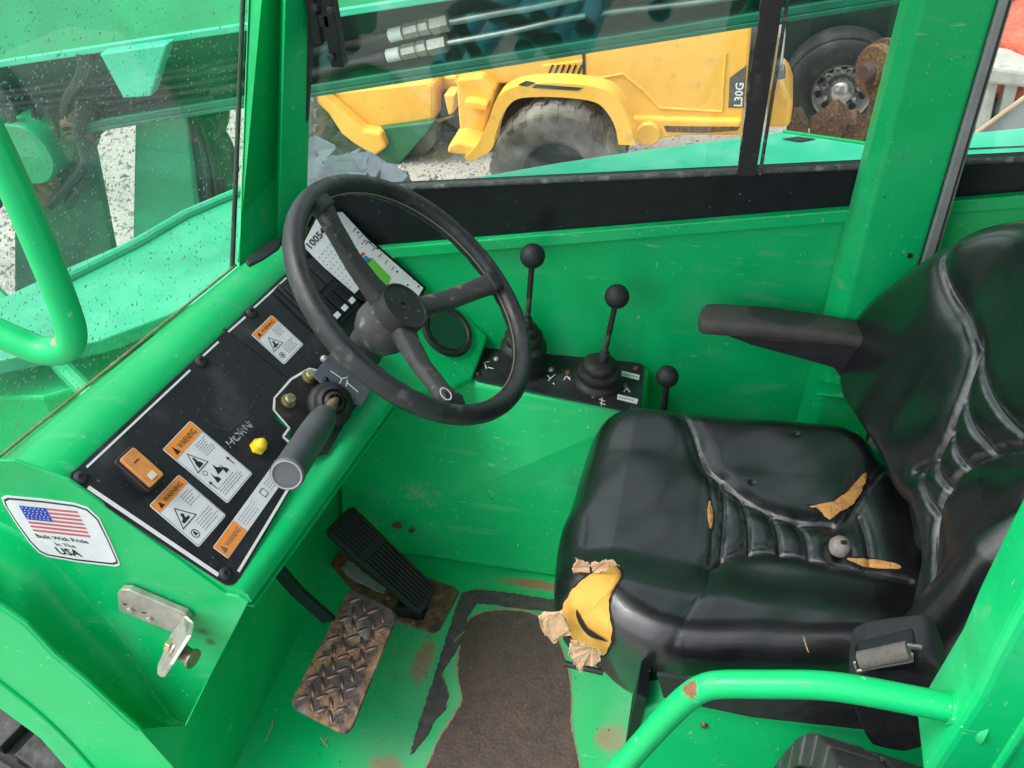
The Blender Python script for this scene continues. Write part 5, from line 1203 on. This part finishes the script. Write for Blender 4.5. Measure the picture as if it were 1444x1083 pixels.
# front carriage parts below the boom, seen through the windshield
car = empty('boom_carriage', (-2.2,2.3,-.6), 'green and black frame plates, hoses and bracket under the boom beyond the wet windshield', 'machine frame')
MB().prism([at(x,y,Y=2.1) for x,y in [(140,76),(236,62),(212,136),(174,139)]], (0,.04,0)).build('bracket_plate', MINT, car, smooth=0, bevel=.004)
MB().prism([at(x,y,Y=2.35) for x,y in [(190,158),(262,148),(278,300),(300,420),(185,420)]], (0,.04,0)).build('frame_column', mat('column_green',(.02,.36,.17),.4,var=.3,vscale=4), car, smooth=0, bevel=.008)
MB().prism([at(x,y,Y=2.5) for x,y in [(-40,110),(190,92),(345,60),(345,148),(240,154),(130,163),(-40,175)]], (0,.3,0)).build('dark_underside', DARK, car, smooth=0)
MB().prism([at(x,y,Y=2.3) for x,y in [(100,172),(122,168),(160,360),(140,420),(20,420),(20,300),(60,240),(80,180)]], (0,.03,0)).build('dark_arm', mat('dark_green_arm',(.012,.09,.05),.5,var=.5,vscale=6), car, smooth=0, bevel=.006)
MB().lathe([(.0001,.05),(.085,.05),(.09,.04),(.09,-.05),(.0001,-.05)], at(48,208,Y=2.2), (0,-1,0), 36, False).build('round_plate', BOOMG, car, smooth=40)
MB().prism([at(x,y,Y=2.22) for x,y in [(34,250),(80,240),(90,285),(46,292)]], (0,.1,0)).build('rusty_block', RUST, car, smooth=0, bevel=.004)
rg = random.Random(8)
for i in range(9):
    x0 = rg.uniform(0,130); pts_ = [(x0,150+rg.uniform(-8,8)),(x0+rg.uniform(-20,20),190),(x0+rg.uniform(-30,10),230),(x0+rg.uniform(-40,0)+(-10),290)]
    MB().tube(catmull([at(x,y,Y=2.25-.01*i) for x,y in pts_],5), rg.uniform(.008,.016), 10).build('hydraulic_hose', RUB, car)
for i,yy in enumerate((95,104,118,128,140)):
    MB().tube(catmull([at(x,y,Y=2.3) for x,y in [(-30,yy+40-i*4),(110,yy+20),(240,yy+6),(345,yy-12)]],5), .011, 10).build('hydraulic_hose', RUB, car)
for i in range(4):
    MB().tube(catmull([at(x,y,Y=2.2) for x,y in [(112+i*5,76),(113+i*5,100),(104+i*4,118),(92+i*2,140),(90,165)]],5), .009, 10).build('hydraulic_hose', RUB, car)
MB().tube([at(262,150,Y=2.4), at(272,290,Y=2.4)], .05, 20).build('lift_cylinder', RUB, car)
MB().tube([at(290,160,Y=2.35), at(325,300,Y=2.35)], .04, 20).build('lift_cylinder', mat('dark_green_cylinder',(.008,.05,.03),.4), car)
for i,(a_,b_) in enumerate((((270,150),(300,300)),((283,170),(310,290)),((300,165),(332,240)),((318,150),(300,200)))):
    MB().tube(catmull([at(a_[0],a_[1],Y=2.3),at((a_[0]+b_[0])/2+6,(a_[1]+b_[1])/2,Y=2.28),at(b_[0],b_[1],Y=2.3)],5), .012, 10).build('hydraulic_hose', RUB, car)
MB().box(at(120,175,Y=2.25), (.09,.1,.06)).build('hose_block', RUST, car, smooth=0, bevel=.01)

# ================================================================== YELLOW LOADER
ld_ = empty('wheel_loader', (-1.2,5.8,GZ), 'compact yellow wheel loader parked beyond the side window, dusty tyres', 'wheel loader')
YL = 5.35
lp = lambda x,y,Y=YL: at(x,y,Y=Y)
def lpr(poly, Y, d, name, m=YEL, par=ld_, bev=.015, **k): return MB().prism([at(x,y,Y=Y) for x,y in poly], (0,d,0)).build(name, m, par, smooth=0, bevel=bev, **k)
lpr([(825,-40),(1062,-60),(1058,60),(1046,192),(895,192),(868,140),(845,122),(825,116)], YL, 1.0, 'engine_cover')
lpr([(640,0),(822,-30),(823,116),(764,118),(640,120)], YL+.03, .9, 'body_side')
lpr([(764,93),(822,86),(822,115),(765,117)], YL+.005, .05, 'vent_panel', bev=.004)
for k in range(6):
    x = 772+k*8.2; lpr([(x,106),(x+2.5,106.5),(x+9,92),(x+6,91)], YL+.002, .004, 'vent_slot', INK, bev=0)
cre = [(836,112),(878,104),(908,128),(930,152),(1018,157),(1023,75)]
MB().tube([lp(x,y,YL-.002) for x,y in cre], .008, 8).build('cover_crease', YEL, ld_)
MB().tube([lp(x,y,YL-.001) for x,y in [(822,20),(823,112)]], .006, 6).build('panel_gap', INK, ld_)
dc = lpr([(1029,110),(1053,92),(1049,152),(1027,152)], YL-.003, .002, 'model_decal', mat('grey_decal',(.10,.095,.085),.5,var=.4,vscale=20), bev=0)
t = MB(); a_, b_ = lp(1046,150,YL-.007), lp(1049,117,YL-.007); e1 = (b_-a_).normalized(); e2 = Vector((-1,0,0)); e2 = (e2-e1*e2.dot(e1)).normalized()
put_text(t, 'L30G', a_, e1, e2, .062, (b_-a_).length, .02); t.build('model_lettering', WHITE, dc, smooth=0)
lpr([(893,166),(1046,170),(1043,184),(1000,187),(893,202)], YL-.04, .3, 'lower_rail')
lpr([(936,178),(1043,179),(1040,184),(990,188),(940,186)], YL-.045, .003, 'rust_patch', RUST, bev=0)
MB().lathe([(.0001,.03),(.06,.03),(.07,.02),(.07,0)], lp(915,187,YL-.04), (0,-1,0), 28, False).build('round_cover', YEL, ld_, smooth=40)
# arched rear fender
oa = [(655,222),(672,205),(688,172),(700,140),(718,126),(745,119),(800,118),(850,126),(872,142),(886,168),(896,205)]
ia = [(872,204),(867,178),(854,156),(838,144),(800,138),(750,137),(725,142),(710,160),(700,185),(692,212),(662,228)]
oc2 = catmull([Vector((x,y,0)) for x,y in oa],4); ic2 = catmull([Vector((x,y,0)) for x,y in ia],4)[::-1]
m_ = MB(); YF_ = YL-.28; n_ = min(len(oc2),len(ic2))
A_ = [at(oc2[int(i*(len(oc2)-1)/(n_-1))].x, oc2[int(i*(len(oc2)-1)/(n_-1))].y, Y=YF_) for i in range(n_)]; B_ = [at(ic2[int(i*(len(ic2)-1)/(n_-1))].x, ic2[int(i*(len(ic2)-1)/(n_-1))].y, Y=YF_-.0) for i in range(n_)]
sh = Vector((0,.14,0))
m_.add(A_+B_+[p+sh for p in A_]+[p+sh for p in B_], [(i,i+1,n_+i+1,n_+i) for i in range(n_-1)]+[(i,i+1,2*n_+i+1,2*n_+i) for i in range(n_-1)]+[(n_+i,n_+i+1,3*n_+i+1,3*n_+i) for i in range(n_-1)]+[(2*n_+i,2*n_+i+1,3*n_+i+1,3*n_+i) for i in range(n_-1)])
m_.build('rear_fender', YEL, ld_, smooth=40)
lpr([(756,119),(822,124),(815,128),(750,124)], YF_-.003, .004, 'fender_step', DARK, bev=0)
lpr([(742,114),(756,117),(744,122),(730,120)], YF_-.003, .004, 'fender_step', DARK, bev=0)
lpr([(690,170),(700,140),(725,120),(870,140),(885,215),(690,215)], YL+.25, .4, 'wheel_arch', mat('arch_dark',(.05,.03,.015),.8), bev=0)
# step column and articulation
lpr([(643,112),(680,108),(700,125),(685,180),(672,212),(650,206),(646,160)], YL-.05, .5, 'step_column')
lpr([(632,206),(645,200),(668,206),(688,212),(668,222),(630,216)], YL-.25, .25, 'cab_step')
lpr([(655,141),(672,143),(688,147),(686,158),(654,152)], YL-.12, .1, 'cab_step')
# front half, standing at an angle further away
YFr = 6.2
lpr([(436,130),(600,112),(614,118),(614,172),(580,178),(520,186),(508,184),(460,142)], YFr, .6, 'front_body', bev=.06)
lpr([(430,131),(452,132),(512,184),(537,188),(545,208),(528,221),(500,204),(482,190),(462,160)], YFr-.12, .12, 'front_fender', bev=.02)
lpr([(602,112),(668,104),(676,118),(650,130),(640,165),(614,176)], YFr+.2, .3, 'pivot_frame')
lpr([(625,134),(643,132),(640,160),(632,164)], YFr+.0, .15, 'pivot_bracket')
lpr([(612,140),(625,130),(645,122),(650,160),(616,168)], YFr+.15, .04, 'pivot_recess', DARK, bev=0)
lpr([(608,174),(648,176),(648,189),(612,189)], YFr+.3, .2, 'axle_cylinder', DARK, bev=.03)
lpr([(498,186),(545,180),(612,172),(605,184),(556,240),(510,236),(505,215)], YFr-.05, .2, 'green_undercarriage', mat('dim_green_plate',(.02,.13,.06),.5,var=.4,vscale=4), bev=.01)
lpr([(609,176),(556,240),(570,243),(590,232),(612,205),(613,186)], YFr+.1, .2, 'tyre_edge', TYRE, bev=.02)
def ltyre(c, R, W, ax_, nb, lab, par):
    axis = Vector(ax_).normalized(); u = axis.cross(Vector((0,0,1))).normalized(); v = axis.cross(u); h = W/2
    o = MB().lathe([(R*.50,-h*.6),(R*.62,-h*.95),(R*.82,-h*1.0),(R*.93,-h*.88),(R*.975,-h*.6),(R*.975,h*.6),(R*.93,h*.88),(R*.82,h),(R*.62,h*.95),(R*.5,h*.6)], c, axis, 72, False).build('tyre', TYRE, par, smooth=60)
    mb = MB()
    for i in range(nb):
        for sgn in (-1,1):
            q0_ = 2*math.pi*(i+(.25 if sgn > 0 else 0))/nb; dq = 2*math.pi/nb*.5; cs = []
            for R_ in (R*.95,R*1.012):
                for (q_,yy) in ((q0_,-.02*sgn),(q0_+dq,-.02*sgn),(q0_+dq*1.6,sgn*h*.93),(q0_+dq*.6,sgn*h*.93)):
                    cs.append(Vector(c)+axis*yy+(u*math.cos(q_)+v*math.sin(q_))*(R_-(.05*R if abs(yy)>h*.8 else 0)))
            mb.add(cs, [(3,2,1,0),(4,5,6,7),(0,1,5,4),(1,2,6,5),(2,3,7,6),(3,0,4,7)])
    t_ = mb.build('tread_lugs', TYRE, par, smooth=0, kind='stuff')
    MB().lathe([(R*.50,-h*.6),(R*.47,-h*.55),(R*.42,-h*.2),(R*.15,-h*.15),(.001,-h*.15)], c, axis, 40, False).build('rim', mat('rim_dark_dusty',(.05,.06,.065),.6,var=.6), par, smooth=40)
rc = at(785,240,Y=YL-.02); Rr = .435
rc = Vector((rc.x, rc.y, GZ+Rr)); 
topz = at(785,150,Y=YL).z
Rr = (topz-GZ)/2; rc.z = GZ+Rr
ltyre(rc+Vector((0,.08,0)), Rr, .36, (0,1,0), 26, '', ld_)
fc = at(432,225,Y=6.4); Rf = .46; ltyre(Vector((fc.x, fc.y, GZ+Rf)), Rf, .34, (.45,.85,0), 22, '', ld_)
lpr([(1085,128),(1100,120),(1112,130),(1118,150),(1114,182),(1080,182)], YL+.4, .5, 'rear_bumper', bev=.05)
lpr([(1096,52),(1108,50),(1104,90),(1092,128),(1084,128)], YL+.3, .2, 'chrome_trim', CHROME, bev=.01)
lpr([(1094,100),(1106,98),(1108,112),(1096,114)], YL+.25, .1, 'rear_lamp', mat('lamp_grey',(.2,.22,.24),.2,metal=.5), bev=.01)

# pile of pale grey slabs in front of the loader
rp = empty('rock_pile', at(470,240,Y=5.2), 'pile of pale blue grey broken slabs left of the yellow loader front wheel', 'rock pile')
SL = mat('pale_slate', (.09,.11,.125), .85, var=.35, vscale=6, bump=.5, bscale=20, dist=.01)
rg = random.Random(21)
for k in range(46):
    x = rg.uniform(425,545); lo_ = 205+(x-425)*.34; y = rg.uniform(lo_, 262); s = rg.uniform(.06,.17)
    c_ = at(x,y,Y=4.9-(y-205)*.012); m_ = MB(); n_ = rg.randint(5,7); tl_ = Vector((rg.uniform(-.5,.5),rg.uniform(-.7,.1),1)).normalized()
    u_ = tl_.cross(Vector((0,1,0))).normalized(); v_ = tl_.cross(u_)
    pp_ = [c_+u_*(s*rg.uniform(.7,1.1)*math.cos(q_))+v_*(s*rg.uniform(.5,.9)*math.sin(q_)) for q_ in [2*math.pi*(j_+rg.uniform(-.2,.2))/n_ for j_ in range(n_)]]
    m_.prism(pp_, -tl_*rg.uniform(.04,.1)); m_.build('slab', SL, rp, smooth=0, bevel=.006)
MB().prism([Vector((q_.x,q_.y,GZ)) for q_ in (at(400,250,Y=4.3),at(545,265,Y=4.3),at(540,265,Y=4.9),at(400,245,Y=4.9))], (0,0,.55)).build('heap_core', DARK, rp, smooth=0, bevel=.1)

# ================================================================== TRUCK AND YARD THINGS AT THE RIGHT
tr_ = empty('truck', (1.0,7.8,GZ), 'dark truck with a big black tyre and shiny steel wheel parked at the back', 'truck')
YT = 7.2
wc = at(1186,122,Y=YT); RW = (at(1186,46,Y=YT)-at(1186,198,Y=YT)).length/2
TB = mat('black_truck_tyre', (.018,.019,.020), .6, var=.4, vscale=10, bump=.3, bscale=40, dist=.005); speckle(TB, (.10,.105,.10), 5, .5, .75, .6, detail=6)
tw = MB().lathe([(RW*.52,-.12),(RW*.60,-.17),(RW*.85,-.18),(RW*.95,-.16),(RW*.99,-.10),(RW*1.0,.1),(RW*.9,.18),(RW*.5,.15)], wc+Vector((0,.0,0)), (0,1,0), 72, False).build('tyre', TB, tr_, smooth=40)
gv = MB()
for i in range(110):
    q_ = 2*math.pi*i/110; rdv = Vector((math.cos(q_),0,math.sin(q_))); tv = Vector((-math.sin(q_),0,math.cos(q_)))
    gv.box(wc+rdv*(RW*.985)+Vector((0,-.115,0)), (.012,.05,.016), (rdv,Vector((0,1,0)),tv))
gv.build('tread_edge', TB, tw, smooth=0, kind='stuff')
rm = MB().lathe([(RW*.53,-.125),(RW*.50,-.135),(RW*.475,-.12),(RW*.45,-.03),(RW*.36,.0),(RW*.25,-.01),(RW*.22,-.03),(RW*.215,-.10),(RW*.16,-.125),(RW*.05,-.135),(.001,-.136)], wc, (0,1,0), 56, False).build('rim', CHROME, tr_, smooth=50)
for i in range(10):
    q_ = 2*math.pi*i/10; MB().lathe([(.0001,.03),(.016,.03),(.018,0)], wc+Vector((RW*.30*math.cos(q_),-.012,RW*.30*math.sin(q_))), (0,-1,0), 6, False).build('wheel_nut', CHROME, rm, smooth=0)
    q_ += .31; MB().lathe([(.0001,.003),(.026,.003),(.027,0)], wc+Vector((RW*.40*math.cos(q_),-.028,RW*.40*math.sin(q_))), (0,-1,0), 14, False).build('hand_hole', INK, rm, smooth=0)
tb = mat('dark_truck_body', (.012,.03,.024), .45, var=.5, vscale=3)
MB().prism([at(x,y,Y=YT+.25) for x,y in [(1080,-60),(1500,-80),(1500,120),(1080,205)]], (0,2.0,0)).build('body', tb, tr_, smooth=0, bevel=.02)
MB().prism([at(x,y,Y=YT+.0) for x,y in [(300,-120),(1080,-160),(1080,20),(300,60)]], (0,2.0,0)).build('trailer_side', tb, tr_, smooth=0, bevel=.02)
sc = empty('rusty_drum', at(1230,100,Y=6.2), 'rusty brown disc hub hanging in front of the truck wheel', 'machine part')
MB().lathe([(.0001,-.05),(.07,-.05),(.07,-.02),(.16,-.02),(.17,.0),(.17,.03),(.12,.03),(.12,.06),(.19,.06),(.19,.09),(.08,.1),(.0001,.1)], at(1236,103,Y=6.2), (.75,.6,0), 32, False).build('disc', RUST, sc, smooth=30)
MB().lathe([(.0001,-.08),(.05,-.08),(.06,-.04),(.06,0)], at(1232,100,Y=6.2), (.75,.6,0), 20, False).build('hub', BSTEEL, sc, smooth=30)
MB().box(at(1236,150,Y=6.3)+Vector((0,.05,-.35)), (.08,.08,1.2)).build('hanger', RUST, sc, smooth=0, bevel=.01)
pr = empty('scrap_plates', at(1170,180,Y=5.9), 'rusty brown scrap plates stacked behind the engine hood', 'scrap metal')
for k,P in enumerate(([(1112,174),(1130,172),(1140,192),(1108,192)],[(1141,187),(1180,160),(1198,174),(1180,196),(1148,196)],[(1190,178),(1208,174),(1225,194),(1185,196)])):
    MB().prism([at(x,y,Y=6.0+.1*k) for x,y in P], (0,.12,.05)).build('plate', RUST, pr, smooth=0, bevel=.006)
MB().prism([Vector((q.x,q.y,GZ)) for q in (at(1105,185,Y=5.95),at(1230,190,Y=5.95),at(1230,190,Y=6.6),at(1105,185,Y=6.6))], (0,0,.18)).build('heap_base', RUST, pr, smooth=0, bevel=.05)
WT = mat('weathered_white_steel', (.42,.42,.38), .6, var=.35, vscale=6); speckle(WT, (.3,.2,.12), 12, .58, .7, .6, detail=6)
tl_ = empty('white_frame', at(1420,120,Y=6.0), 'chunky weathered white steel frame standing behind the rear pane', 'steel frame')
MB().prism([at(x,y,Y=5.9) for x,y in [(1385,92),(1440,100),(1500,112),(1500,140),(1440,124),(1385,118)]], (0,.35,0)).build('beam', WT, tl_, smooth=0, bevel=.02)
for P in ([(1398,96),(1412,98),(1408,150),(1396,150)],[(1422,102),(1440,106),(1430,155),(1418,155)],[(1462,104),(1478,108),(1470,160),(1460,160)]):
    a_ = [at(x,y,Y=5.95) for x,y in P]; a_[2].z = GZ; a_[3].z = GZ; MB().prism(a_, (0,.12,0)).build('leg', WT, tl_, smooth=0, bevel=.01)
gs_ = empty('leaning_sheet', at(1430,160,Y=5.2), 'grey metal sheet with a rusty edge leaning beside the white frame', 'metal sheet')
MB().prism([at(x,y,Y=5.0) for x,y in [(1380,186),(1500,96),(1500,300),(1380,300)]], (0,.02,0)).build('sheet', GS, gs_, smooth=0)
MB().tube([at(1376,188,Y=4.99), at(1500,97,Y=4.99)], .012, 8).build('edge_bar', mat('tan_edge',(.4,.3,.2),.6), gs_)
w2 = empty('spoked_wheel', at(1400,65,Y=6.8), 'pale steel wheel partly hidden behind the green pillar', 'wheel')
MB().lathe([(.30,-.08),(.33,-.1),(.28,-.12),(.25,-.03),(.12,0),(.001,0)], at(1398,65,Y=6.8), (0,1,0), 48, False).build('rim', mat('pale_rim',(.4,.42,.4),.45,metal=.3,var=.3), w2, smooth=50)
MB().lathe([(.33,-.1),(.36,-.14),(.50,-.13),(.52,0),(.5,.13)], at(1398,65,Y=6.8), (0,1,0), 56, False).build('tyre', TB, w2, smooth=50)
rb = empty('red_bundle', at(1440,70,Y=6.3), 'bright red orange crumpled bundle behind the white frame', 'bundle')
rm_ = mat('red_orange_plastic', (.55,.09,.05), .6, var=.6, vscale=14, bump=.8, bscale=30, dist=.02)
bm3 = bmesh.new(); bmesh.ops.create_icosphere(bm3, subdivisions=4, radius=.34)
for v_ in bm3.verts:
    f_ = 1+.10*math.sin(v_.co.x*17+2)*math.sin(v_.co.y*19)+.08*math.sin(v_.co.z*23+v_.co.x*9); v_.co *= f_; v_.co.x *= 1.2
c_ = at(1458,72,Y=6.5); make('wrap', [v_.co+c_ for v_ in bm3.verts], [tuple(x.index for x in f_.verts) for f_ in bm3.faces], rm_, rb, 40); bm3.free()
MB().prism([Vector((c_.x+a_,c_.y+b_,GZ)) for a_,b_ in ((-.35,-.3),(.35,-.3),(.35,.3),(-.35,.3))], (0,0,c_.z-.25-GZ)).build('pallet_base', DARK, rb, smooth=0, bevel=.01)
# stack of teal pipes behind the photographer, seen only as reflections in the glass
pk = empty('pipe_rack', (0,-3.0,GZ), 'stack of teal plastic pipes on the yard behind the cab', 'pipes')
TL = mat('teal_plastic', (.0,.45,.55), .4, var=.1)
for k,(x,y) in enumerate(((760,28),(795,80),(805,100),(700,20),(662,98),(732,35),(825,40),(780,60),(930,15),(620,100),(740,70))):
    q_ = at(x,y,Y=2*(YW+.01)+3.0); c_ = Vector((q_.x, 2*(YW+.01)-q_.y, q_.z)); ro_ = .068
    mb = MB(); n_ = 24
    ring_ = lambda r_, yy: [c_+Vector((r_*math.cos(a_),yy,r_*math.sin(a_))) for a_ in [2*math.pi*j/n_ for j in range(n_)]]
    R1, R2, R3, R4 = ring_(ro_,0), ring_(ro_,-2.5), ring_(ro_*.88,0), ring_(ro_*.88,-2.5)
    mb.add(R1+R2+R3+R4, [(j,(j+1)%n_,n_+(j+1)%n_,n_+j) for j in range(n_)]+[(2*n_+j,2*n_+(j+1)%n_,3*n_+(j+1)%n_,3*n_+j) for j in range(n_)]+[(j,(j+1)%n_,2*n_+(j+1)%n_,2*n_+j) for j in range(n_)])
    mb.build('pipe', TL, pk, smooth=60)
